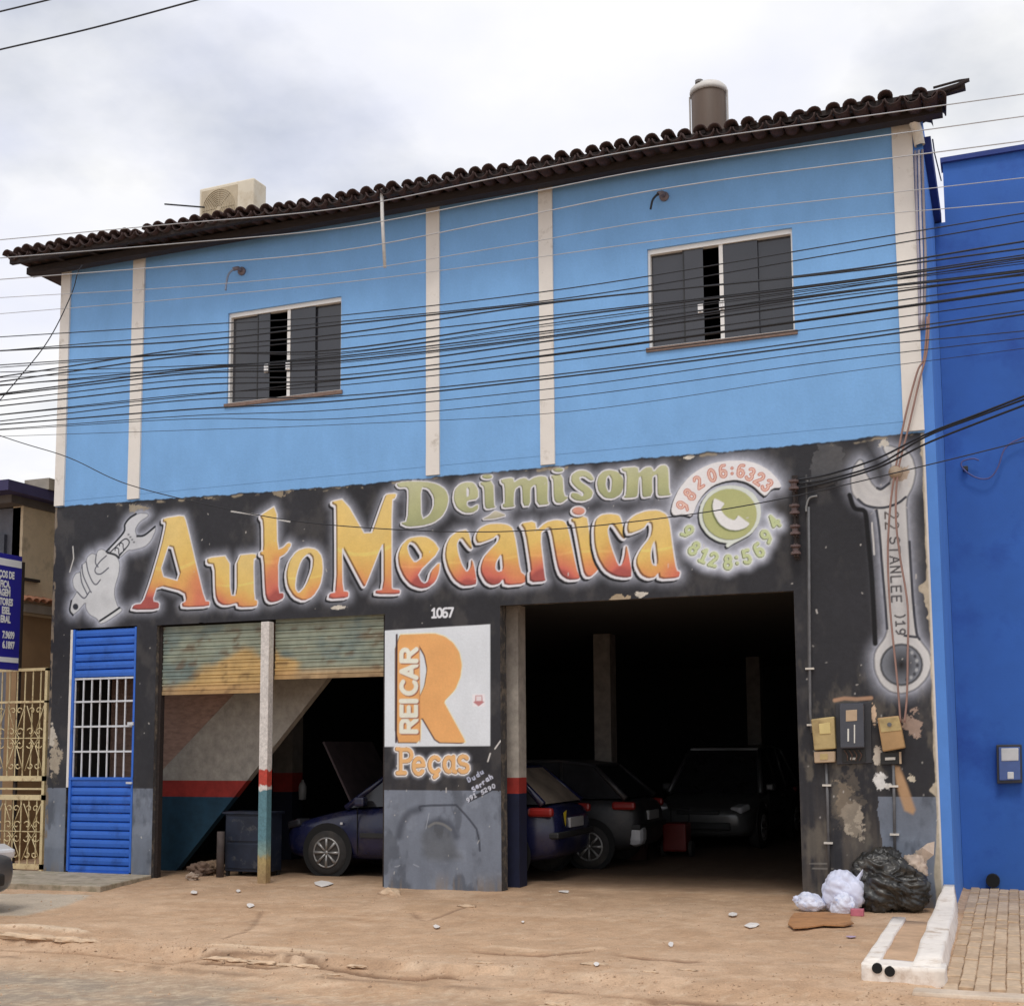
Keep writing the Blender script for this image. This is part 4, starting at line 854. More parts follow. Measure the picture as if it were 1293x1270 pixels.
b = MB(); b.box(-10, -1.75, .9, 6.5, 5.50, 5.66); b.obj('roof_slab', mat('roof_fascia', alb((52, 48, 84)), .8), LH)
b = MB(); b.box(-10, -1.96, 1.2, 6.5, 5.38, 5.50); b.obj('upper_beam', mat('grey_beam', alb((92, 86, 82)), .8), LH)
b = MB(); b.box(-2.2, -1.72, 1.72, 3.2, 5.66, 5.84); b.obj('parapet', CONC, LH)
b = MB(); b.box(-2.0, -1.9, 1.45, 4.5, 3.74, 3.87); b.obj('canopy_beam', mat('canopy_beam', alb((134, 126, 116)), .8), LH)
t_lt = bpy.data.meshes.new('canopy_tile'); t_lt.from_pydata([v.co[:] for v in t_cov.vertices], [], [p.vertices[:] for p in t_cov.polygons]); t_lt.update()
t_lt.materials.append(mat('orange_tile', alb((168, 118, 92)), .85, var=.4, scale=7, dirt=alb((84, 60, 52)), dirt_amt=.5)); t_lt.polygons.foreach_set('use_smooth', [True]*len(t_lt.polygons))
for i in range(14):
    for row in range(2):
        o = bpy.data.objects.new('canopy_tile', t_lt); link(o, LH); o.matrix_parent_inverse = Matrix.Translation(-Vector(LH.location))
        o.location = (-1.86-row*.32, 1.52+i*.155+rt.uniform(-.01, .01), 3.90+row*.13+rt.uniform(-.01, .01)); o.rotation_euler = (rad(rt.uniform(-4, 4)), rad(20), rad(90+rt.uniform(-4, 4)))
        o.rotation_euler = (rad(20), 0, rad(90+rt.uniform(-4, 4)))
b = MB(); b.box(-2.0, -1.94, 1.42, 1.85, 4.23, 4.27); b.obj('shelf_rod', DARKW, LH)
b = MB(); b.box(-10, -.1, 7, 7.2, 0, 4); b.obj('yard_back_wall', mat('yard_wall', alb((96, 70, 54)), .9, var=.3), LH)
# ------------------------------------------------------------------ projecting blue sign
SG = thing('projecting_sign', (-.95, .3, 2.8), 'dark blue projecting sign board with white lettering beside the iron gate', 'sign')
SGB = mat('sign_blue', alb((26, 26, 140)), .45, var=.05); SGW = mat('sign_white', alb((214, 218, 232)), .5, var=.03)
b = MB(); b.box(-1.0, -.952, -1.6, .37, 2.76, 4.37); b.obj('board', SGB, SG)
for z0, z1 in ((4.20, 4.30), (2.86, 2.93)):
    b = MB(); b.box(-.9515, -.948, -1.6, .36, z0, z1); b.obj('stripe', SGW, SG)
b = MB()
for z in (3.0, 4.15): b.box(-.99, -.965, .37, .405, z, z+.03)
b.box(-1.0, -.96, .40, .44, 0, 4.3); b.obj('bracket', DARKW, SG)
def text_mesh(s_, size, m, bold=.02):
    cu = bpy.data.curves.new('lettering', 'FONT'); cu.body = s_; cu.size = size; cu.align_x = 'RIGHT'; cu.offset = bold*size; cu.extrude = .001; cu.resolution_u = 3
    o = bpy.data.objects.new('tmp', cu); COL.objects.link(o); dg = bpy.context.evaluated_depsgraph_get(); me = bpy.data.meshes.new_from_object(o.evaluated_get(dg))
    bpy.data.objects.remove(o); me.materials.clear(); me.materials.append(m); return me
for s_, py in (('SERVIÇOS DE', 731), ('RETÍFICA,', 742.5), ('USINAGEM', 753), ('MOTORES', 765), ('DIESEL', 775.5), ('GERAL', 786.5), ('99157.9699', 806.5), ('98116.1897', 819)):
    s_ = {'SERVIÇOS DE': 'ÇOS DE', 'RETÍFICA,': 'FICA,', 'USINAGEM': 'AGEM', 'MOTORES': 'TORES', 'DIESEL': 'ESEL', 'GERAL': 'ERAL', '99157.9699': '7.9699', '98116.1897': '6.1897'}[s_]
    p = S(18 if len(s_) > 5 else (16 if s_ == 'TORES' else 13), py, -.948)
    o = bpy.data.objects.new('lettering', text_mesh(s_, .135, SGW, .05)); link(o, SG); o.matrix_parent_inverse = Matrix.Translation(-Vector(SG.location))
    o.location = (-.9478, p[1], p[2]); o.rotation_euler = (rad(90), 0, rad(90)); o.scale = (.62, 1, 1)
# ------------------------------------------------------------------ wrought iron gate
GT = thing('iron_gate', (-.9, .4, 0), 'cream wrought iron gate with scrollwork between the two buildings', 'gate')
CREAM = mat('cream_iron', alb((198, 182, 142)), .55, var=.12, scale=9, dirt=alb((120, 84, 52)), dirt_amt=.25, dscale=12)
gx0, gx1, gy0 = -2.15, -.44, .4
for nm, bx in (('post', (gx1-.045, gx1, 0, 2.78)), ('top_rail', (gx0, gx1, 2.745, 2.785)), ('upper_rail', (gx0, gx1, 2.30, 2.33)), ('lock_rail', (gx0, gx1, 1.22, 1.29)), ('mid_rail', (gx0, gx1, .96, 1.03)), ('bottom_rail', (gx0, gx1, .02, .09)), ('hinge_post', (gx0-.05, gx0, 0, 2.78))):
    b = MB(); b.box(bx[0], bx[1], gy0-.022, gy0+.022, bx[2], bx[3]); b.obj(nm, CREAM, GT)
b = MB(); b.box(gx0, gx1-.045, gy0-.008, gy0+.008, 1.10, 1.125); b.obj('thin_rail', CREAM, GT)
for i in range(12):
    x = gx1-.13-i*.137
    if x < gx0: break
    b = MB(); b.tube([(x, gy0, 1.29), (x, gy0, 2.75)], .010, 6); b.obj('bar', CREAM, GT)
    b = MB(); b.tube([(x, gy0, .09), (x, gy0, .96)], .010, 6); b.obj('bar', CREAM, GT)
def scroll(cx, cz, r, sgn, flip):
    pts = []
    for k in range(22):
        a = k/21*3.4*math.pi/2+.4; q = r*(1-k/26); pts.append((cx+sgn*q*math.cos(a), gy0-.014, cz+flip*q*math.sin(a)))
    return pts
for i in range(5):
    xc_ = gx1-.2-i*.335
    for z0, z1 in ((1.33, 2.29), (.12, .94)):
        zm_ = (z0+z1)/2; hh = (z1-z0)/2
        sb = MB()
        for sg in (-1, 1):
            for fl_ in (-1, 1):
                sb.tube(scroll(xc_+sg*.075, zm_+fl_*.085, .062, sg, fl_), .008, 5)
                sb.tube(scroll(xc_+sg*.055, zm_+fl_*(hh-.10), .05, sg, fl_), .008, 5)
                sb.tube([(xc_+sg*.02, gy0-.014, zm_+fl_*.10), (xc_+sg*.15, gy0-.014, zm_+fl_*(hh-.03))], .007, 5)
        sb.tube([(xc_-.16, gy0-.014, zm_), (xc_+.16, gy0-.014, zm_)], .008, 5)
        sb.tube([(xc_-.07, gy0-.014, zm_), (xc_, gy0-.014, zm_+.09), (xc_+.07, gy0-.014, zm_), (xc_, gy0-.014, zm_-.09), (xc_-.07, gy0-.014, zm_)], .008, 5)
        sb.obj('scroll', CREAM, GT, smooth=True)
# ------------------------------------------------------------------ step in front of the blue door
stp = MB(); P = [G(*q, .07)[:2] for q in [(139, 1120), (184, 1111.5)]]
stp.prism([(-1.6, -1.5), (1.98, -1.38), (1.70, -.05), (-1.6, -.03)], -.08, .052, 'z')
o = stp.obj('doorstep', mat('doorstep_concrete', alb((158, 146, 128)), .9, var=.2, scale=5, bump=.4, bscale=25, dirt=alb((112, 108, 84)), dirt_amt=.4, dscale=7), bevel=.012); tag(o, 'low concrete step in front of the blue slatted door', 'step')
# ------------------------------------------------------------------ overhead lines
WIRES = [(.010, [425.6, 410.8, 398.3, 364, 310, 269.4]), (.010, [443, 423, 406, 376, 321.6, 279.7]), (.015, [443, 430.6, 410, 379, 343.6, 305]), (.014, [476, 440, 421.5, 379.7, 345.5, 314]),
 (.011, [461, 445, 427, 396, 357, 322]), (.015, [482, 449, 441, 399.4, 359, 325]), (.009, [464, 447, 445, 405, 362, 330]), (.013, [487, 465, 450, 414.5, 370, 341]), (.015, [497.4, 467, 455.6, 421, 371.5, 343]),
 (.014, [499, 472, 465, 427, 380, 346]), (.011, [505.8, 479, 474, 437.7, 391.6, 356.8]), (.014, [512.7, 487, 479, 444.7, 399.5, 365]), (.009, [523.4, 498, 486.5, 454, 412, 379]), (.011, [531.8, 505, 500, 471, 427, 392.5]),
 (.014, [536, 517, 506, 475, 432.5, 397]), (.008, [542, 525, 517, 488, 442, 418]), (.007, [543, 529, 528.5, 501, 456, 427]), (.005, [551, 543, 536, 519.6, 472, 440]),
 (.009, [470, 462, 452, 417, 366, 327]), (.010, [524, 500, 480, 446, 401, 367]), (.008, [486, 470, 458, 423, 375, 348]), (.007, [477, 466, 447, 408, 364, 333])]
PXW = [0, 240, 431, 720, 1050, 1293]
WY = -3.6
def wire(pts, r, m, label, group, name='overhead_cable', n=8):
    b = MB(); b.tube(smooth_line(pts, n), r, 5); o = b.obj(name, m, smooth=True); tag(o, label, 'cable', group); return o
def extend(P):
    P = list(P); a = 2*P[0]-P[1]; z = 2*P[-1]-P[-2]; return [P[0]+(P[0]-P[1])*3]+P+[P[-1]+(P[-1]-P[-2])*3]
for k, (r, ys) in enumerate(WIRES):
    Y = WY+.02*((k*7) % 5)
    wire(extend([U(x, y, Y) for x, y in zip(PXW, ys)]), r*.52, CABLE, 'black overhead cable strung along the street across the upper storey', 'black overhead cables along the street')
for k, P in enumerate([[(0,303),(220,283),(430,263),(640,222),(860,180),(1293,119)], [(0,326),(220,308),(430,288),(640,249),(860,207.6),(1293,147)], [(0,353),(220,336),(430,316.5),(640,277),(860,235),(1293,178)], [(0,376),(220,363),(430,344),(640,311),(860,274),(1293,224.7)], [(-20,398),(220,378),(440,356),(600,336),(860,300),(1080,274),(1293,255)]]):
    wire(extend([U(x, y, -4.1) for x, y in P]), .0048 if k < 3 else .0032, PALEW, 'thin pale bare wire strung in front of the eaves', 'pale bare wires in front of the eaves')
for P in ([(-60, 29), (0, 15), (62, 0), (120, -15)], [(-60, 77), (0, 63), (120, 35), (250, 0), (300, -14)]):
    wire([U(x, y, -5.2) for x, y in P], .008, CABLE, 'dark wire crossing open sky high above the roof', 'wires high above the roof')
wire([U(x, y, -2.2) for x, y in [(-420,390),(-200,478),(0,550),(85,577),(163,612),(290,643),(400,661),(560,671),(700,668),(860,651),(1000,627),(1180,585),(1340,545)]], .0055, CABLE, 'single thin dark wire sagging across the painted lettering', None)
wire([U(x, y, -1.2) for x, y in [(104, 335), (98, 345), (90, 372), (64, 425), (30, 470), (-40, 548), (-160, 660), (-330, 790)]], .007, CABLE, 'thin slack wire dropping from the end of the eaves', None)
wire([U(x, y, -.5) for x, y in [(208, 258), (258, 262)]], .011, CABLE, 'short dark rod sticking out beside the rooftop air conditioner', None, 'antenna_rod')
for k, P in enumerate([[(1006,606),(1050,598),(1110,578),(1170,548),(1240,521),(1340,482)], [(1006,611),(1050,604),(1110,586),(1170,551),(1240,524),(1340,487)], [(1006,617),(1050,608),(1110,590),(1170,560),(1240,532),(1340,494)]]):
    Q = [U(x, y, -.06-max(0, (x-1050))*.006) for x, y in P]; wire(Q, .011, CABLE, 'black service cable running from the rusty insulator rack to the street', 'service cables at the insulator rack')
# brown service cables hanging down the corner to the meters
BRC = mat('brown_cable', alb((140, 110, 100)), .6)
for k, P in enumerate([[(1171,400),(1169,430),(1166,455),(1158,470),(1142,530),(1131,590),(1124,640),(1121,700),(1124,770),(1133,860),(1137,912)], [(1173,395),(1172,425),(1169,450),(1161,480),(1147,540),(1134,595),(1131,650),(1136,700),(1146,765),(1146,830),(1145,880),(1142,912)]]):
    wire([U(x, y, -.09) for x, y in P], .0115, BRC, 'brown cable hanging over the tall painted spanner down to the meter', 'brown cables hanging to the meter', 'hanging_cable')
b = MB(); c = U(1131, 596, -.07); b.lathe([(.0, -.05), (.05, -.04), (.075, 0), (.05, .04), (0, .05)], (c[0], -.07, c[2]), 14, 'y'); o = b.obj('cable_clamp', mat('clamp', alb((150, 132, 112)), .7), smooth=True); tag(o, 'round grey clamp holding the brown cables on the painted spanner', 'clamp')
for k, P in enumerate([[(1340,535),(1293,552),(1270,565),(1260,590),(1250,603),(1236,604),(1222,597),(1214,588),(1216,582),(1228,579),(1236,581)]]):
    wire([U(x, y, 2.0) for x, y in P], .010, mat('grey_lead', alb((84, 84, 130)), .6), 'looped grey cable at the deep blue wall', None, 'looped_cable')
b = MB(); c = U(1219, 592, 2.06); b.box(c[0]-.03, c[0]+.03, 2.02, 2.08, c[2]-.03, c[2]+.03); o = b.obj('cable_hook', BLACKP, bevel=.01); tag(o, 'small black hook holding the looped cable on the deep blue wall', 'hook')
# ------------------------------------------------------------------ rusty insulator rack
IR = thing('insulator_rack', (9.75, -.02, 4.2), 'rusty bracket with four spool insulators on the black wall', 'insulator rack')
PORC = mat('brown_porcelain', alb((84, 68, 66)), .4, var=.3)
a_, z_ = U(1003, 602, -.04), U(1004, 704, -.04)
b = MB(); b.box(a_[0]-.03, a_[0]+.03, -.02, -.004, z_[2]-.02, a_[2]+.02); b.tube([(a_[0], -.10, z_[2]), (a_[0], -.10, a_[2])], .012, 8)
b.obj('bracket', mat('dark_rust', (.03, .022, .02), .85), IR)
for py in (612, 643, 669, 694):
    c = U(1004, py, -.1); b = MB(); b.lathe([(.03, -.055), (.055, -.05), (.055, -.03), (.032, -.012), (.032, .012), (.055, .03), (.055, .05), (.03, .055)], (a_[0], -.10, c[2]), 14); b.box(a_[0]-.02, a_[0]+.02, -.10, -.01, c[2]-.07, c[2]-.058); b.box(a_[0]-.02, a_[0]+.02, -.10, -.01, c[2]+.058, c[2]+.07); b.obj('insulator', PORC, IR, smooth=False)
wire([U(x, y, -.03) for x, y in [(1032, 626), (1022, 629), (1018, 640), (1018, 646)]], .012, mat('grey_tube', alb((120, 120, 120)), .5), 'short bent grey conduit tail beside the insulator rack', None, 'conduit_tail')
# ------------------------------------------------------------------ things on the upper wall and roof
for k, (px, py) in enumerate(((306, 343), (839, 249))):
    c = U(px, py, 0)
    LP = thing('lamp_bracket', (c[0], 0, c[2]), ('bare lamp arm with a grey cable tail above the window near the rooftop air conditioner', 'bare lamp arm with a dark cable tail above the window near the rooftop tank')[k], 'lamp bracket')
    b = MB(); b.lathe([(.055, -.03), (.055, 0)], (c[0], 0, c[2]), 14, 'y'); b.tube([(c[0], 0, c[2]), (c[0], -.10, c[2]+.01), (c[0]-.03, -.16, c[2]-.02)], .026, 8); b.obj('socket', mat('socket_grey', alb((110, 100, 104)), .6), LP, smooth=True)
    b = MB(); b.tube(smooth_line([(c[0]-.03, -.16, c[2]-.02), (c[0]-.09, -.18, c[2]-.09), (c[0]-.12, -.18, c[2]-.2)]+([(c[0]-.13, -.18, c[2]-.3)] if k == 0 else []), 5), .013, 6); b.obj('cable_tail', CABLE if k else mat('pale_tail', alb((120, 130, 150)), .6), LP, smooth=True)
b = MB(); a_, z_ = U(482, 238, -.55), U(486, 338, -.55); b.tube([(a_[0], -.50, a_[2]+.02), (a_[0], -.55, a_[2]-.02), (a_[0]+.01, -.55, 8.0), tuple(z_)], [.022, .022, .022, .020], 10); o = b.obj('hanging_pipe', mat('pipe_white', alb((196, 194, 190)), .5, dirt=alb((150, 140, 120)), dirt_amt=.3), smooth=True); tag(o, 'thin white pipe hanging from the eaves in front of the blue wall', 'pipe')
AC = thing('air_conditioner', (2.4, .4, 8.36), 'beige outdoor air conditioning unit standing on the roof', 'air conditioner')
ACM = mat('ac_beige', alb((206, 196, 176)), .6, var=.06, dirt=alb((176, 160, 134)), dirt_amt=.3)
ax0, ax1, ay0, ay1, az0, az1 = 1.97, 2.86, .28, .58, 8.62, 9.27
Mac = Matrix.Translation((2.4, .4, 0)) @ Matrix.Rotation(rad(-2), 4, 'Z') @ Matrix.Translation((-2.4, -.4, 0))
b = MB(); b.box(ax0, ax1, ay0, ay1, az0, az1, Mac); b.obj('casing', ACM, AC, bevel=.02)
b = MB()
for k in range(9): r = .045+.027*k; b.tube([Mac @ Vector((2.30+r*math.cos(a), ay0-.012, 8.94+r*math.sin(a))) for a in np.linspace(0, 2*math.pi, 29)], .005, 4, caps=False)
for a in np.linspace(0, 2*math.pi, 8, endpoint=False): b.tube([Mac @ Vector((2.30+.04*math.cos(a), ay0-.012, 8.94+.04*math.sin(a))), Mac @ Vector((2.30+.262*math.cos(a), ay0-.012, 8.94+.262*math.sin(a)))], .004, 4)
b.obj('fan_grille', mat('ac_grille', alb((170, 156, 130)), .6), AC)
b = MB(); b.box(2.01, 2.60, ay0-.006, ay0+.01, 8.66, 9.22, Mac); b.obj('fan_panel', mat('ac_recess', alb((176, 162, 138)), .7), AC)
for x in (2.1, 2.7): b = MB(); b.box(x, x+.05, .24, .62, 8.34, 8.625, Mac); b.obj('foot', DARKW, AC)
TK = thing('roof_tank', (8.93, .8, 8.35), 'dark brown cylindrical tank with a pale domed lid on the roof', 'tank')
b = MB(); b.lathe([(.205, 0), (.21, .02), (.21, 1.12), (.2, 1.14)], (8.93, .8, 8.34), 28); b.obj('drum', mat('tank_brown', alb((84, 68, 56)), .6, var=.2, scale=4, stretch=(1, 1, .2)), TK, smooth=True)
b = MB(); b.lathe([(.225, 0), (.23, .03), (.225, .06), (.19, .10), (.1, .125), (.0, .13)], (8.93, .8, 9.47), 28); b.obj('lid', mat('tank_lid', alb((198, 194, 188)), .5, dirt=alb((140, 128, 116)), dirt_amt=.3), TK, smooth=True)
b = MB(); b.lathe([(.05, 0), (.05, .03)], (8.85, .65, 9.565), 12); b.obj('vent_cap', mat('tank_vent', alb((110, 106, 104)), .5), TK)
for x in (8.70, 9.16): b = MB(); b.tube([(x, .78, 8.35), (x, .78, 9.48)], .012, 6); b.obj('strap', mat('tank_strap', alb((176, 172, 168)), .5), TK)
# ------------------------------------------------------------------ electricity meters on the pier
POLY = mat('yellowed_plastic', alb((166, 146, 100)), .45, var=.15, scale=8, dirt=alb((120, 98, 66)), dirt_amt=.4); POLY2 = mat('yellowed_lid', alb((190, 172, 116)), .35, var=.1)
BEI = mat('meter_beige', alb((168, 146, 120)), .6); STEEL = mat('meter_black', alb((46, 46, 50)), .4, var=.2); CLEAR = mat('meter_clear', alb((58, 59, 66)), .1, var=.2, scale=4); OFFW = mat('meter_white', alb((200, 198, 190)), .5); PIPEG = mat('conduit_grey', alb((92, 92, 94)), .55, var=.2, scale=12); CLIP = mat('clip_white', alb((196, 190, 180)), .6)
def meter(name, loc, label, group=None): return thing(name, loc, label, 'meter', group)
M1 = meter('electricity_meter', (10.18, 0, 1.45), 'yellowed plastic meter box beside the black meter cabinet, closed beige base')
def slab(P, y0, y1, name, m, par, bev=.012):
    b = MB(); b.prism([(U(*q)[0], U(*q)[2]) for q in P], y0, y1); return b.obj(name, m, par, bevel=bev)
slab([(1026, 908), (1055, 904.5), (1057, 945), (1030, 947)], -.12, .004, 'cover', POLY, M1)
slab([(1036, 914), (1050, 912), (1051, 926), (1037, 927)], -.128, -.1, 'dial', POLY2, M1, .004)
slab([(1029, 948.5), (1056, 948), (1055.5, 962), (1030, 963)], -.10, .004, 'base', BEI, M1); slab([(1037, 951.5), (1047, 951), (1047, 958.5), (1037, 959)], -.106, -.09, 'latch', POLY, M1, .002)
M2 = meter('electricity_meter', (10.47, 0, 1.44), 'tall black steel meter cabinet with a clear window and open wiring below')
slab([(1055, 888), (1100, 886), (1101, 963), (1057, 965)], -.02, .004, 'back_plate', STEEL, M2, .003)
slab([(1062, 888.5), (1092, 887.5), (1093, 944), (1063, 945)], -.13, -.02, 'window_box', CLEAR, M2, .012)
slab([(1070, 897), (1084, 896), (1084, 910), (1070, 911)], -.134, -.12, 'dial', BEI, M2, .003)
slab([(1072, 920), (1074, 920), (1074, 936), (1072, 936)], -.136, -.12, 'painted_glint', OFFW, M2, .003); slab([(1080, 915), (1081.6, 915), (1081.6, 938), (1080, 938)], -.136, -.12, 'painted_glint', OFFW, M2, .003)  # white slivers added as painted glints on the clear window
slab([(1064, 946), (1093, 945.5), (1093.5, 961), (1064.5, 962)], -.04, -.02, 'terminal_block', BLACKP, M2, .002); slab([(1074, 956), (1082, 956), (1082, 959), (1074, 959)], -.05, -.03, 'terminal', OFFW, M2, .002)
b = MB()
for k in range(4):
    c0 = U(1066+k*6, 947, -.06); c1 = U(1070+k*5, 960, -.06); b.tube(smooth_line([c0, (c0[0]+.03, -.075, c0[2]-.05), c1], 5), .006, 5)
b.obj('wiring', RUST, M2)
M3 = meter('electricity_meter', (10.86, 0, 1.45), 'tilted tan meter box below the hanging brown cables, its base broken open')
slab([(1109, 906.5), (1136, 903.5), (1144, 944), (1116, 949)], -.13, .004, 'cover', mat('tan_plastic', alb((156, 124, 84)), .5, var=.15, scale=7), M3)
slab([(1111, 907.5), (1136, 905), (1140, 922), (1114, 925)], -.136, -.12, 'lid', POLY, M3, .006)
b = MB(); c = U(1123, 914.5, -.14); b.lathe([(.022, -.006), (.022, .004)], (c[0], -.138, c[2]), 14, 'y'); b.obj('seal', PIPEG, M3)
slab([(1112, 950), (1138, 949), (1138, 964), (1112, 965)], -.03, .004, 'base', BLACKP, M3, .003); slab([(1118, 956), (1131, 955.5), (1131, 959), (1118, 959.5)], -.05, -.02, 'terminal', OFFW, M3, .002)
b = MB(); c0, c1 = U(1136.5, 949, -.05), U(1138, 964, -.05); b.box(c0[0]-.01, c0[0]+.01, -.06, -.02, c1[2], c0[2]); b.obj('side_clip', BEI, M3)
M4 = meter('electricity_meter', (11.97, 2.08, 1.18), 'clear fronted meter box on the deep blue wall')
def slab2(P, y0, y1, name, m):
    b = MB(); b.prism([(U(*q, 2.08)[0], U(*q, 2.08)[2]) for q in P], 2.08+y0, 2.08+y1); return b.obj(name, m, M4, bevel=.008)
slab2([(1258, 940), (1290, 939.5), (1291, 988), (1259, 989)], -.10, .0, 'case', STEEL); slab2([(1261, 943), (1288, 942.5), (1288.5, 984), (1262, 985)], -.115, -.09, 'window', mat('meter_blue_clear', alb((70, 92, 140)), .15))
slab2([(1264, 944.5), (1286, 944), (1286, 960), (1264.5, 960.5)], -.122, -.1, 'label_plate', OFFW); slab2([(1272, 974), (1280, 974), (1280, 983), (1272, 983)], -.125, -.1, 'seal', OFFW)
# wall conduits below and above the meters
for pts, lab in (([(1021, 640), (1022, 760), (1023, 900), (1026, 925)], 'thin grey conduit running down beside the wide opening to the meter box'), ([(1043, 963), (1045, 1010), (1047, 1100)], 'grey conduit running from the closed beige meter base to the ground'), ([(1128, 966), (1129, 1010), (1130, 1082)], 'dark grey conduit running from the broken meter base to behind the black bag')):
    CD = thing('wall_conduit', tuple(U(*pts[-1])), lab, 'conduit'); b = MB(); b.tube([U(x, y, -.016) for x, y in pts], .015, 8); b.obj('pipe', PIPEG, CD, smooth=True)
    for q in (.35, .8):
        i = int(q*(len(pts)-1)); x = pts[i][0]+(pts[i+1][0]-pts[i][0])*.5 if i+1 < len(pts) else pts[i][0]; y = pts[i][1]*.4+pts[min(i+1, len(pts)-1)][1]*.6
        c = U(x, y, -.02); b = MB(); b.box(c[0]-.045, c[0]+.045, -.036, -.0, c[2]-.010, c[2]+.010); b.obj('clip', CLIP, CD)
# ------------------------------------------------------------------ brick paving beside the workshop
pvm, t, bs = nodes('paver_clay')
oi = N(t, 'ShaderNodeObjectInfo'); cr_ = N(t, 'ShaderNodeValToRGB'); e = cr_.color_ramp.elements
e[0].color = list(alb((172, 146, 118)))+[1]; e[1].color = list(alb((194, 170, 142)))+[1]; t.links.new(oi.outputs['Random'], cr_.inputs[0])
nz = N(t, 'ShaderNodeTexNoise'); nz.inputs['Scale'].default_value = 18; nz.inputs['Detail'].default_value = 6
gmn = N(t, 'ShaderNodeNewGeometry'); t.links.new(gmn.outputs['Position'], nz.inputs['Vector'])
r_ = N(t, 'ShaderNodeMapRange'); r_.inputs[1].default_value = .3; r_.inputs[2].default_value = .7; r_.inputs[3].default_value = .8; r_.inputs[4].default_value = 1.08; t.links.new(nz.outputs['Fac'], r_.inputs[0])
v_ = N(t, 'ShaderNodeVectorMath', operation='SCALE'); t.links.new(cr_.outputs[0], v_.inputs[0]); t.links.new(r_.outputs[0], v_.inputs['Scale']); t.links.new(v_.outputs[0], bs.inputs['Base Color']); bs.inputs['Roughness'].default_value = .9
PAV = bpy.data.objects.new('brick_paving', None); link(PAV); PAV.location = (11.8, -1, 0); tag(PAV, 'dusty brick paving in front of the deep blue wall', kind='structure')
pm_ = bpy.data.meshes.new('paver'); hw, hl, bv = .0485, .141, .007
pm_.from_pydata([(-hw, -hl, -.05), (hw, -hl, -.05), (hw, hl, -.05), (-hw, hl, -.05), (-hw, -hl, -bv), (hw, -hl, -bv), (hw, hl, -bv), (-hw, hl, -bv), (-hw+bv, -hl+bv, 0), (hw-bv, -hl+bv, 0), (hw-bv, hl-bv, 0), (-hw+bv, hl-bv, 0)], [], [(0, 1, 5, 4), (1, 2, 6, 5), (2, 3, 7, 6), (3, 0, 4, 7), (4, 5, 9, 8), (5, 6, 10, 9), (6, 7, 11, 10), (7, 4, 8, 11), (8, 9, 10, 11)]); pm_.update(); pm_.materials.append(pvm)
pr = random.Random(9)
for i in range(12):
    for j in range(23):
        x = 11.535+i*.102; y = -4.18+j*.292+(.146 if i % 2 else 0)
        if y > 2.0 or (y < -4.05 and i % 2): continue
        o = bpy.data.objects.new('paver', pm_); link(o, PAV); o.location = (x-11.8, y+1, .010*min(y, 0)+.004+pr.uniform(-.006, .006)); o.rotation_euler = (pr.uniform(-.03, .03), pr.uniform(-.03, .03), pr.uniform(-.03, .03))
b = MB(); b.box(11.30, 16, -4.56, -4.36, -.12, -.022); o = b.obj('kerb', mat('kerb_concrete', alb((196, 178, 158)), .9, var=.2, scale=6, bump=.5, bscale=18, dirt=alb((150, 128, 106)), dirt_amt=.4), bevel=.02); tag(o, 'worn pale concrete kerb at the foot of the brick paving', kind='structure')
# ------------------------------------------------------------------ whitewashed concrete surround at the corner
WASH = mat('whitewash', alb((222, 212, 202)), .85, var=.08, scale=6, bump=.4, bscale=14, dirt=alb((168, 146, 124)), dirt_amt=.25, dscale=4)
PL = thing('concrete_surround', (11.2, -2.4, -.05), 'whitewashed concrete surround with two drain holes at the corner of the workshop', 'plinth')
def lumpy(o, amp, f=5., cuts=6):
    bm = bmesh.new(); bm.from_mesh(o.data); bmesh.ops.subdivide_edges(bm, edges=bm.edges[:], cuts=cuts, use_grid_fill=True)
    for v in bm.verts: v.co += Vector(mnoise.noise_vector(v.co*f))*amp
    bm.to_mesh(o.data); bm.free(); o.data.polygons.foreach_set('use_smooth', [True]*len(o.data.polygons))
for nm, bx in (('left_kerb', (10.925, 11.035, -4.10, -1.5, -.12, .08)), ('front_kerb', (10.93, 11.50, -4.14, -3.86, -.14, .072))):
    b = MB(); b.box(*bx); lumpy(b.obj(nm, WASH, PL), .012)
b = MB(); b.add([(11.26, -4.1, -.12), (11.50, -4.12, -.12), (11.43, -.06, -.06), (11.22, -.12, -.06), (11.27, -4.05, .08), (11.46, -4.06, .08), (11.43, -.9, .13), (11.40, -.03, .24), (11.30, -.04, .24), (11.26, -.9, .12), (11.46, -.9, -.06), (11.22, -.9, -.06)],
 [(0, 1, 5, 4), (4, 5, 6, 9), (9, 6, 7, 8), (1, 10, 6, 5), (10, 2, 7, 6), (0, 4, 9, 11), (11, 9, 8, 3), (3, 8, 7, 2)])
lumpy(b.obj('right_kerb', WASH, PL), .018, 4, 5)
b = MB(); b.box(11.0, 11.3, -3.9, -1.5, -.1, .055); lumpy(b.obj('infill', mat('infill_dirt', DIRT, .95, var=.2, scale=5, bump=.3), PL), .006)
for k, px in enumerate((1107.5, 1123.5)):
    c = U(px, 1222+4*k, -4.15); b = MB(); b.lathe([(.0, .0), (.036, .0), (.036, .03)], (c[0], -4.158, c[2]), 18, 'y'); b.obj('drain_pipe', ARCHB, PL)
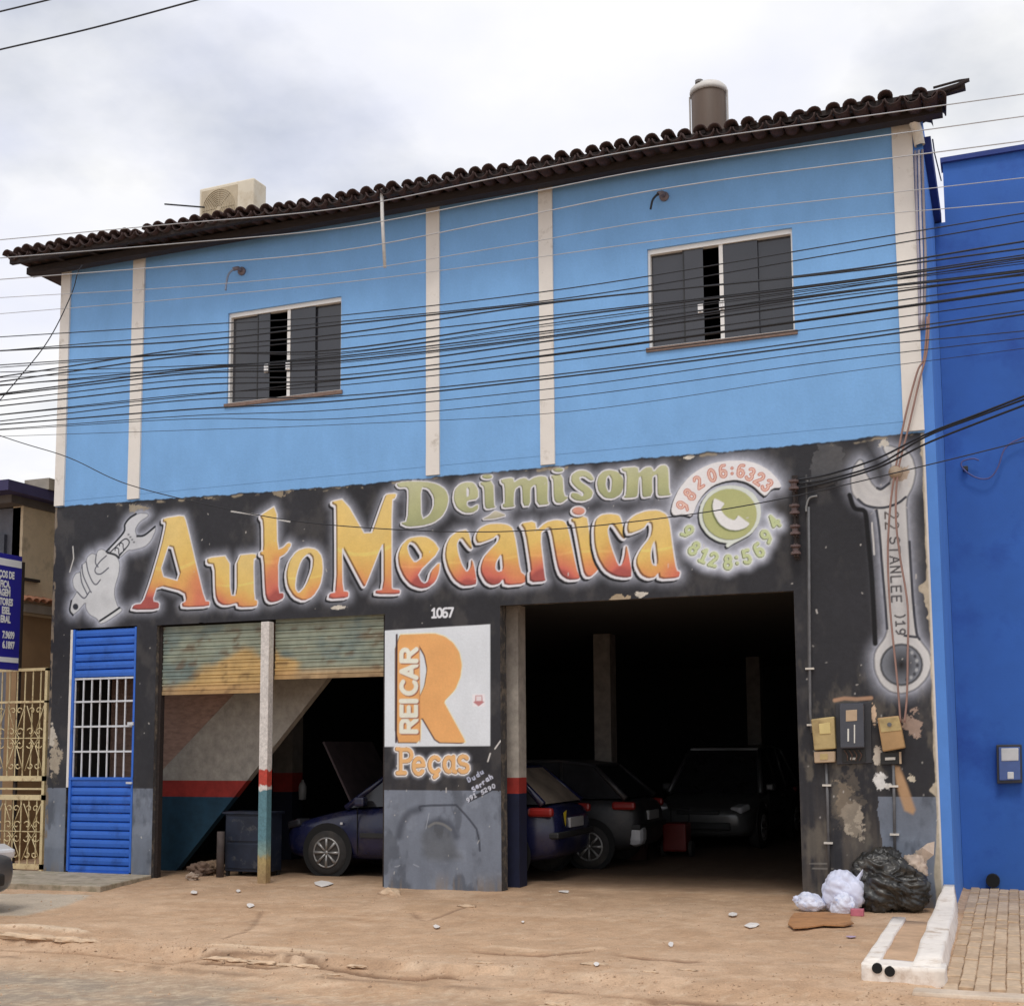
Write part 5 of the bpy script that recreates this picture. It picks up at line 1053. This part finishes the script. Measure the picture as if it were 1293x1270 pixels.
# ------------------------------------------------------------------ rubbish
def blob(name, c, r, m, parent=None, amp=.2, f=4, wr=.05, wf=18, seed=0, flat=.0, sub=5):
    bm = bmesh.new(); bmesh.ops.create_icosphere(bm, subdivisions=sub, radius=1)
    off = Vector((seed*3.7, seed*1.3, seed*5.1))
    for v in bm.verts:
        n = v.co.normalized(); d = 1+amp*mnoise.noise(n*f*.5+off)+amp*.5*mnoise.noise(n*f+off)
        th = math.atan2(n.y, n.x); wv = mnoise.noise(n*2+off)*.8; q = Vector((math.cos(th+wv)*wf*.16, math.sin(th+wv)*wf*.16, n.z*1.6)); q2 = Vector((n.x*1.5+n.z*2, n.y*1.5, n.z*wf*.3+n.x*2)); d -= wr*1.5*abs(mnoise.noise(q*1.7+off))+wr*1.2*abs(mnoise.noise(q2+off))+wr*.35*abs(mnoise.noise(n*wf*.5+off))
        p = Vector((n.x*r[0]*d, n.y*r[1]*d, n.z*r[2]*d))
        if p.z < -r[2]*(.72-flat): p.z = -r[2]*(.72-flat)+(p.z+r[2]*(.72-flat))*.1
        v.co = p+Vector(c)
    me = bpy.data.meshes.new(name); bm.to_mesh(me); bm.free(); return put(name, me, m, parent, True)
BAGB = mat('black_bin_liner', (.022, .021, .019), .32, var=.5, scale=9, bump=.35, bscale=16, spec=.6, stretch=(1, 1, 2.2), dirt=(.09, .08, .065), dirt_amt=.35, dscale=7)
BAGW = mat('white_carrier_bag', alb((200, 203, 222)), .4, var=.08, scale=9, bump=.25, bscale=12); BAGP = mat('printed_carrier_bag', alb((206, 208, 222)), .45, var=.04, dirt=alb((110, 140, 190)), dirt_amt=.22, dscale=14, bump=.2, bscale=12)
BAGC = mat('clear_bag', alb((176, 158, 142)), .5, var=.2, scale=8, bump=.4, bscale=18)
c = G(1118, 1152)
bb = thing('bin_bag', (c[0], c[1], 0), 'large crumpled black bin bag leaning against the pier under the meters', 'rubbish bag')
blob('sack', (c[0]+.0, c[1]+.20, .25), (.40, .30, .36), BAGB, bb, .22, 3, .13, 16, 3, sub=6)
blob('tied_neck', (c[0]+.10, c[1]+.16, .53), (.07, .06, .075), BLACKP, bb, .5, 5, .3, 9, 5, sub=3)
blob('clear_top', (c[0]+.27, c[1]+.24, .43), (.14, .10, .13), BAGC, bb, .3, 4, .15, 10, 6, sub=4)
b = MB(); V = [(c[0]+.34, c[1]+.26, .45), (c[0]+.40, c[1]+.28, .66), (c[0]+.30, c[1]+.28, .58), (c[0]+.46, c[1]+.26, .55), (c[0]+.36, c[1]+.22, .62), (c[0]+.47, c[1]+.30, .68)]; b.add(V, [(0, 2, 4), (0, 4, 3), (4, 1, 3), (2, 1, 4), (3, 1, 5)]); b.obj('torn_flap', BAGC, bb)
c = G(1062, 1152)
bb = thing('carrier_bag', (c[0], c[1], 0), 'full white carrier bag slumped between the black bin bag and a smaller bag', 'rubbish bag')
blob('sack', (c[0]+.0, c[1]+.15, .17), (.22, .17, .25), BAGW, bb, .22, 2.5, .09, 12, 8); blob('lower_sack', (c[0]+.02, c[1]+.0, .07), (.12, .11, .125), BAGP, bb, .25, 2.5, .07, 9, 12)
b = MB(); b.add([(c[0]+.13, c[1]+.14, .32), (c[0]+.21, c[1]+.14, .42), (c[0]+.20, c[1]+.16, .33), (c[0]+.16, c[1]+.12, .30)], [(0, 1, 3), (1, 2, 3)]); b.obj('handle', BAGW, bb)
c = G(1022, 1150)
bb = thing('carrier_bag', (c[0], c[1], 0), 'small knotted white carrier bag with blue print beside the wide opening', 'rubbish bag')
blob('sack', (c[0], c[1]+.05, .07), (.15, .12, .105), BAGP, bb, .25, 2.5, .07, 9, 15); blob('knot', (c[0]-.13, c[1]+.06, .10), (.05, .035, .04), BAGW, bb, .4, 4, .2, 9, 16, sub=3)
def flat_thing(name, P, m, label, cat, group=None, th=.006, lift=.004, curl=.0):
    W_ = [G(*p) for p in P]; z = max(gz(q[0], q[1]) for q in W_)+lift
    b = MB(); b.prism([(q[0], q[1]) for q in W_], z, z+th, 'z'); o = b.obj(name, m)
    if curl:
        for v in o.data.vertices: v.co.z += curl*mnoise.noise(v.co*9)+curl*.5
    return tag(o, label, cat, group)
CARD = mat('wet_cardboard', alb((164, 118, 78)), .9, var=.15, scale=8, bump=.2, dirt=alb((120, 86, 58)), dirt_amt=.35)
flat_thing('cardboard', [(998, 1160), (1003, 1154), (1040, 1153), (1074, 1156), (1074, 1164), (1078, 1167), (1066, 1170), (1040, 1169), (1020, 1172), (1002, 1173), (995, 1168)], CARD, 'flat piece of brown cardboard lying in front of the white carrier bags', 'cardboard', None, .012, .006)
c = G(1082, 1156); b = MB(); b.box(c[0]-.06, c[0]+.06, c[1], c[1]+.1, 0, .065, Matrix.Translation((0, 0, gz(c[0], c[1])))); o = b.obj('carton', mat('pink_carton', alb((176, 98, 112)), .6, var=.15, scale=14), bevel=.004); tag(o, 'small pink carton at the foot of the black bin bag', 'carton')
PAPER = mat('paper', alb((212, 206, 200)), .8, var=.05)
fr_ = random.Random(21)
def scrap(px, py, w, h, m=PAPER, label='small scrap of white paper lying on the sandy forecourt', cat='paper', group='paper scraps on the forecourt', name='paper_scrap'):
    k = 7; P = [(px+w*math.cos(a)*fr_.uniform(.65, 1.1), py+h*math.sin(a)*fr_.uniform(.65, 1.1)) for a in np.linspace(0, 2*math.pi, k, endpoint=False)]
    return flat_thing(name, P, m, label, cat, group, .003, .004, .012)
for q in ((926, 1154, 7, 3), (949, 1166.5, 10, 4), (847, 1188, 4.5, 3), (551, 1166, 4.5, 2.5), (245, 1127, 5, 2.4), (316, 1142, 6, 2.4), (301, 1124, 3, 1.8), (712, 1127, 9, 1.4), (753, 1213, 4, 2), (1012, 1266, 11, 5), (660, 1162, 2.5, 1.5)): scrap(*q)
scrap(409, 1117, 14, 3.6, PAPER, 'crumpled white paper on the floor beside the wheel of the blue car', 'paper', None)
scrap(1075, 1181, 9, 1.5, mat('lilac_wrapper', alb((168, 148, 168)), .6), 'lilac wrapper lying beside the whitewashed surround', 'wrapper', None, 'wrapper')
STN = mat('rubble_stone', alb((190, 164, 136)), .9, var=.25, scale=9, bump=.4)
def stone(px, py, r, label, group=None, m=STN, sd=1):
    c = G(px, py); o = blob('stone', (c[0], c[1], gz(c[0], c[1])+r*.1), (r*(2.4 if group else 1.3), r*.8, r*(.32 if group else .5)), m, None, .5, 3, .1, 8, sd, sub=3); tag(o, label, 'stone', group)
stone(493, 1128, .11, 'pale flat stone at the foot of the grey painted pier', None, sd=4)
for k, q in enumerate(((282, 1196, .07), (300, 1198, .05), (388, 1204, .05), (590, 1144, .05), (753, 1211, .05), (700, 1243, .04), (930, 1266, .05), (150, 1204, .03), (450, 1206, .04), (420, 1214, .035), (820, 1220, .03), (690, 1246, .03), (85, 1181, .08), (55, 1178, .09), (20, 1176, .1), (110, 1183, .06), (330, 1200, .06), (360, 1201, .05), (610, 1208, .035), (870, 1218, .03))):
    stone(*q, 'small lump of broken kerb half buried in the sand', 'broken kerb lumps along the road edge', sd=k+2)
# scattered grit along the road edge and forecourt
gr = random.Random(4); b = MB()
for k in range(4200):
    if k < 1700: x, y = gr.uniform(2, 12.5), -4.5+gr.gauss(0, .35)
    else: x, y = gr.uniform(0, 11.3), gr.uniform(-6.8, .2)
    s_ = gr.uniform(.004, .011) if gr.random() < .93 else gr.uniform(.012, .02); z = gz(x, y); a = gr.uniform(0, 6.28); ca, sa = math.cos(a)*s_, math.sin(a)*s_
    b.add([(x+ca, y+sa, z-.002), (x-sa, y+ca, z-.002), (x-ca*.8, y-sa*.8, z-.002), (x+sa, y-ca, z-.002), (x, y, z+s_*.8)], [(0, 1, 4), (1, 2, 4), (2, 3, 4), (3, 0, 4)])
o = b.obj('grit', mat('grit', alb((166, 138, 112)), .95, var=.6, scale=40)); tag(o, 'loose grit scattered along the broken kerb', 'grit', kind='stuff')
# ------------------------------------------------------------------ cars
TYRE = mat('tyre_rubber', (.022, .02, .019), .85, var=.3, scale=20, dirt=(.06, .05, .04), dirt_amt=.4); RIM = mat('alloy_rim', (.30, .29, .28), .4, metal=.5, var=.15); ARCH = mat('arch_dark', (.006, .006, .006), .9)
CGLASS = mat('car_glass', (.02, .02, .022), .1, var=.3, scale=3); DGLASS = mat('dusty_glass', (.16, .125, .095), .8, var=.4, scale=3); REDL = mat('tail_red', (.22, .015, .012), .3); LAMP = mat('lamp_clear', (.55, .55, .56), .12, spec=.8, var=.05); TRIM = mat('bumper_trim', (.015, .015, .015), .55); PLATE = mat('number_plate', (.30, .30, .30), .5)
def car(name, label, loc, rotz, paint, L=3.84, W=1.64, H=1.43, rear_glass=None, hood_open=False, sticker=False, lamp=None, wheel_r=.30, white_bumper=False):
    root = thing(name, loc, label, 'car'); root.rotation_euler = (0, 0, rad(rotz)); lamp = lamp or LAMP
    def part(nm, b, m, smooth=False, bevel=0, sub=0, par=None):
        o = b.obj(nm, m, None, smooth, bevel); o.parent = par or root
        if sub: s_ = o.modifiers.new('sub', 'SUBSURF'); s_.levels = sub; s_.render_levels = sub
        return o
    X_ = lambda f: L*(.5-f)          # fraction from the front -> local x (forward +x)
    hw = W/2
    ST = [(0, .40, .56, .70), (.006, .30, .62, .80), (.03, .20, .66, .90), (.10, .19, .745, .965), (.20, .19, .83, .99), (.27, .19, .885, 1), (.40, .19, .91, 1), (.60, .19, .925, 1), (.80, .20, .945, .99), (.90, .22, .95, .955), (.96, .25, .93, .90), (.988, .30, .86, .83), (1, .40, .72, .76)]
    V = []; F = []
    for f, zb, zt, wf in ST:
        h = zt-zb; half = [(0, zb), (.86, zb), (.97, zb+.12*h), (1, zb+.45*h), (.985, zb+.75*h), (.93, zb+.93*h), (.80, zt), (0, zt+.015)]
        ring = [(-y, z) for y, z in reversed(half[1:-1])]; pts = half+ring
        for y, z in pts: V.append((X_(f), y*hw*wf, z))
    m = 14
    for i in range(len(ST)-1):
        for k in range(m): F.append((i*m+k, i*m+(k+1) % m, (i+1)*m+(k+1) % m, (i+1)*m+k))
    F += [tuple(range(m)), tuple((len(ST)-1)*m+k for k in range(m-1, -1, -1))]
    b = MB(); b.add(V, F); part('body', b, paint, True, 0, 1)
    prof = [(.245, .87), (.415, H-.05), (.52, H), (.70, H-.005), (.83, H-.06), (.955, .94)]
    def gh(wb, wt, grow=0):
        V = []; 
        for i, (f, z) in enumerate(prof):
            w = wb if i in (0, 5) else wt
            V += [(X_(f), -w*hw, z+grow), (X_(f), w*hw, z+grow)]
        for f, z in ((.42, .90), (.55, .91), (.72, .92), (.86, .94)): V += [(X_(f), -wb*hw, z), (X_(f), wb*hw, z)]
        return V
    b = MB(); V = gh(.90, .70)
    F = [(0, 2, 3, 1), (2, 4, 5, 3), (4, 6, 7, 5), (6, 8, 9, 7)]
    F += [(0, 12, 2), (12, 14, 4, 2), (14, 16, 6, 4), (16, 18, 8, 6), (18, 10, 8)]; F += [(1, 3, 13), (13, 3, 5, 15), (15, 5, 7, 17), (17, 7, 9, 19), (19, 9, 11)]
    b.add(V, F); part('cabin_glass', b, CGLASS)
    b = MB(); b.add([V[8], V[9], V[11], V[10]], [(0, 1, 2, 3)]); b2 = MB(); b2.add([Vector(v)+Vector((-.008, 0, .004)) for v in (V[8], V[9], V[11], V[10])], [(0, 1, 2, 3)]); part('rear_window', b2, rear_glass or CGLASS)
    b = MB()
    for i in (2, 4, 6):
        b.add([Vector(V[i])+Vector((0, -.01, .0)), Vector(V[i+1])+Vector((0, .01, .0)), Vector(V[i+3])+Vector((0, .01, .0)), Vector(V[i+2])+Vector((0, -.01, .0)), Vector(V[i])+Vector((0, .02, .035)), Vector(V[i+1])+Vector((0, -.02, .035)), Vector(V[i+3])+Vector((0, -.02, .035)), Vector(V[i+2])+Vector((0, .02, .035))], [(4, 5, 6, 7), (0, 4, 7, 3), (1, 2, 6, 5), (0, 1, 5, 4), (3, 7, 6, 2)])
    part('roof', b, paint, False)
    for sg in (0, 1):
        for a_, z_ in ((0, 2), (14, 4), (10, 8), (16, 6)):
            q0, q1 = Vector(V[a_+sg]), Vector(V[z_+sg]); b = MB(); b.tube([q0, q1], [.045, .03] if a_ in (0, 10) else [.03, .025], 6); part('pillar', b, paint if a_ != 14 else TRIM, True)
    for sg in (-1, 1):
        for f in (.185, .825):
            x = X_(f); y = sg*(hw-.012)
            b = MB(); b.lathe([(wheel_r+.07, -.30*1), (wheel_r+.07, 0)], (x, y+(.006 if sg > 0 else .294+.0), wheel_r+.02), 28, 'y') if False else b.lathe([(wheel_r+.06, 0), (wheel_r+.06, .012)], (x, y-.004 if sg > 0 else y-.008, wheel_r+.02), 28, 'y'); part('wheel_arch', b, ARCH)
            b = MB(); c0 = y+.022*sg-(.19 if sg > 0 else 0); b.lathe([(wheel_r*.62, 0), (wheel_r*.9, 0), (wheel_r, .035), (wheel_r, .155), (wheel_r*.9, .19), (wheel_r*.62, .19)], (x, c0, wheel_r), 28, 'y'); wh = part('wheel', b, TYRE, True)
            yo = y+.024*sg; b = MB(); b.lathe([(.0, 0), (wheel_r*.1, 0), (wheel_r*.1, .01)], (x, yo, wheel_r), 12, 'y')
            for k in range(8):
                a = 2*math.pi*k/8; p0 = Vector((x+wheel_r*.08*math.cos(a), yo, wheel_r+wheel_r*.08*math.sin(a))); p1 = Vector((x+wheel_r*.60*math.cos(a), yo+.004*sg, wheel_r+wheel_r*.60*math.sin(a))); b.tube([p0, p1], [.013, .022], 6)
            b.tube([(x+wheel_r*.62*math.cos(a), yo, wheel_r+wheel_r*.62*math.sin(a)) for a in np.linspace(0, 2*math.pi, 29)], .012, 6, caps=False); part('rim', b, RIM, True, par=wh)
        yv = sg*(hw+.004)
        b = MB(); b.box(X_(.60), X_(.31), yv-.006, yv+.006, .50, .56); part('side_moulding', b, TRIM, bevel=.004)
        b = MB(); b.box(X_(.60)-.004, X_(.60)+.004, yv-.012, yv+.004, .30, .90); b.box(X_(.30)-.004, X_(.30)+.004, yv-.012, yv+.004, .30, .88); part('door_gap', b, ARCH)
        b = MB(); b.box(X_(.57), X_(.53), yv-.002, yv+.02, .78, .81); part('door_handle', b, paint, bevel=.006)
        b = MB(); b.box(X_(.335), X_(.295), sg*(hw+.02)-.07, sg*(hw+.02)+.07, .90, 1.02); part('mirror', b, paint, bevel=.03)
        b = MB(); b.box(X_(.245), X_(.235), yv-.004, yv+.006, .66, .69); part('side_repeater', b, LAMP, bevel=.004)
        # lights
        b = MB(); b.add([(X_(.004), sg*.30*W, .60), (X_(.03), sg*.455*W, .60), (X_(.09), sg*.478*W, .70), (X_(.035), sg*.38*W, .715), (X_(.012), sg*.28*W, .67)], [(0, 1, 2, 3, 4)] if sg > 0 else [(4, 3, 2, 1, 0)])
        b = MB(); b.box(-.16, .10, -.12, .10, -.05, .055, Matrix.Translation((X_(.035), sg*hw*.74, .645)) @ Matrix.Rotation(rad(-22*sg), 4, 'Z') @ Matrix.Rotation(rad(12), 4, 'Y')); part('headlight', b, lamp, bevel=.03)
        b = MB(); b.box(X_(.99), X_(.905), sg*(hw*.90)-.05, sg*(hw*.90)+.05, .79, .90); part('tail_light', b, REDL, bevel=.035)
    b = MB(); b.box(X_(1.0)-.015, X_(.93), -hw*.86, hw*.86, .52, .60); part('rear_moulding', b, TRIM, bevel=.02)
    b = MB(); b.box(X_(1.0)-.02, X_(.985), -.26, .26, .64, .76); part('number_plate', b, PLATE, bevel=.004)
    b = MB(); b.box(X_(.03), X_(-.006), -hw*.6, hw*.6, .32, .44); part('air_intake', b, TRIM, bevel=.02)
    b = MB(); b.box(X_(.02), X_(-.004), -hw*.4, hw*.4, .56, .62); part('grille', b, TRIM, bevel=.01)
    if white_bumper:
        b = MB(); b.box(X_(1.0)-.03, X_(.95), hw*.45, hw*.86, .30, .60); part('white_bumper', b, WHITEC, bevel=.09)
    if sticker:
        b = MB(); b.add([(X_(.993)-.02, .34, .86), (X_(.993)-.02, .46, .83), (X_(.993)-.03, .44, .70), (X_(.993)-.03, .40, .66)], [(0, 1, 2, 3)]); part('yellow_sticker', b, mat('yellow_sticker', (.55, .42, .02), .5))
    if hood_open:
        M_ = Matrix.Translation((X_(.26), 0, .92)) @ Matrix.Rotation(rad(-62), 4, 'Y')
        b = MB(); b.box(0, .92, -hw*.84, hw*.84, -.02, .012, M_); part('open_bonnet', b, mat('bonnet_lining', (.035, .022, .024), .8, var=.4), bevel=.008)
        b = MB(); b.tube([(X_(.1), -hw*.7, .75), (X_(.2), -hw*.7, 1.45)], .008, 6); part('bonnet_stay', b, TRIM)
    return root
BLUEC = mat('car_navy', (.009, .011, .042), .25, var=.2, spec=.6, dirt=(.035, .03, .035), dirt_amt=.35); WHITEC = mat('car_white', (.45, .45, .46), .35, var=.1); DARKC = mat('car_dark', (.02, .02, .022), .5, var=.3, dirt=(.05, .04, .035), dirt_amt=.4); SILV = mat('car_silver', (.12, .12, .118), .3, metal=.3, var=.1); GREYC = mat('car_grey', (.14, .145, .155), .28, metal=.55, var=.06)
car('hatchback', 'dark blue hatchback parked behind the grey pier with its bonnet raised', (4.87, 1.80, .0), 180, BLUEC, rear_glass=DGLASS, hood_open=True, sticker=True, lamp=mat('lamp_dark', (.03, .03, .035), .2))
car('hatchback', 'dark car with a white rear bumper parked deeper inside, behind the blue hatchback', (5.35, 3.75, .0), 180, DARKC, white_bumper=True)
car('estate_car', 'silver car standing nose out beside the painted columns inside', (7.35, 8.6, .0), -92, SILV, L=4.3, W=1.74, H=1.62, wheel_r=.33)
car('parked_car', 'grey car at the kerb in front of the iron gate', (.24, -3.78, -.06), 0, GREYC, L=4.1, W=1.72, H=1.48)
# ------------------------------------------------------------------ other things inside
CBN = mat('cabinet_navy', (.012, .018, .035), .5, var=.3, dirt=(.09, .09, .09), dirt_amt=.15, dscale=9)
CB = thing('tool_cabinet', (2.62, .75, 0), 'dark navy steel cabinet standing under the stair behind the painted post', 'cabinet')
b = MB(); b.box(2.36, 3.0, .60, .95, .06, .80); b.obj('carcass', CBN, CB, bevel=.008); b = MB(); b.box(2.33, 3.03, .57, .97, .80, .825); b.obj('top', CBN, CB)
for z in (.10, .45): b = MB(); b.box(2.39, 2.97, .588, .602, z, z+.32); b.obj('drawer', CBN, CB, bevel=.005)
for x in (2.37, 2.95):
    for y in (.61, .9): b = MB(); b.box(x, x+.04, y, y+.04, 0, .07); b.obj('leg', TRIM, CB)
c = G(272, 1108); b = MB(); b.tube([(c[0], c[1]+.1, 0), (c[0]-.01, c[1]+.12, .58)], .05, 10); o = b.obj('pipe_stub', mat('sooty_pipe', (.06, .045, .04), .8, var=.4), smooth=True); tag(o, 'short upright sooty pipe leaning at the corner of the navy cabinet', 'pipe')
for k, (px, py, r, cc_) in enumerate(((246, 1106, .14, (96, 78, 66)), (262, 1104, .16, (112, 92, 74)), (236, 1112, .08, (150, 132, 116)))):
    c = G(px, py); o = blob('rag', (c[0], c[1]+.12, r*.5), (r*1.3, r, r*.75), mat('rag%d' % k, alb(cc_), .95, var=.4, scale=12), None, .5, 3, .25, 9, 30+k, sub=4); tag(o, ('brown oily rag heaped under the stair flank', 'tan rag heaped beside the sooty pipe', 'small pale rag at the foot of the stair flank')[k], 'rag')
c = U(382, 997, 2.9); b = MB(); b.lathe([(.0, -.15), (.055, -.14), (.06, .05), (.04, .10), (.02, .12), (.02, .15)], (c[0], 2.9, c[2]), 14); o = b.obj('extinguisher', mat('pale_bottle', (.32, .31, .30), .4), smooth=True); tag(o, 'pale bottle shaped extinguisher hung on the column behind the stair', 'extinguisher')
c = G(803, 1084); BN = thing('waste_bin', (c[0], c[1], 0), 'brown round bin beside the painted column inside the wide opening', 'bin')
b = MB(); b.lathe([(.16, 0), (.2, .42), (.215, .42), (.215, .45), (.19, .45), (.16, .05)], (c[0], c[1], 0), 20); b.obj('tub', mat('bin_brown', (.10, .05, .04), .6), BN, smooth=True); b = MB(); b.tube([(c[0]+.21*math.cos(a), c[1]+.21*math.sin(a), .45) for a in np.linspace(0, 2*math.pi, 21)], .014, 6, caps=False); b.obj('rim', TRIM, BN)
c = G(850, 1082); CM = thing('air_compressor', (c[0], c[1], 0), 'small red wheeled machine on the floor inside the wide opening', 'compressor')
b = MB(); b.box(c[0]-.16, c[0]+.2, c[1], c[1]+.35, .08, .5); b.obj('housing', mat('machine_red', (.16, .015, .012), .4), CM, bevel=.03)
b = MB(); b.tube([(c[0]-.12, c[1]+.35, .45), (c[0]-.12, c[1]+.4, .7), (c[0]+.16, c[1]+.4, .7), (c[0]+.16, c[1]+.35, .45)], .015, 8); b.obj('handle', TRIM, CM)
for x in (c[0]-.2, c[0]+.22): b = MB(); b.lathe([(.04, 0), (.12, 0), (.12, .05), (.04, .05)], (x, c[1]+.15, .12), 18, 'x'); b.obj('wheel', TYRE, CM)
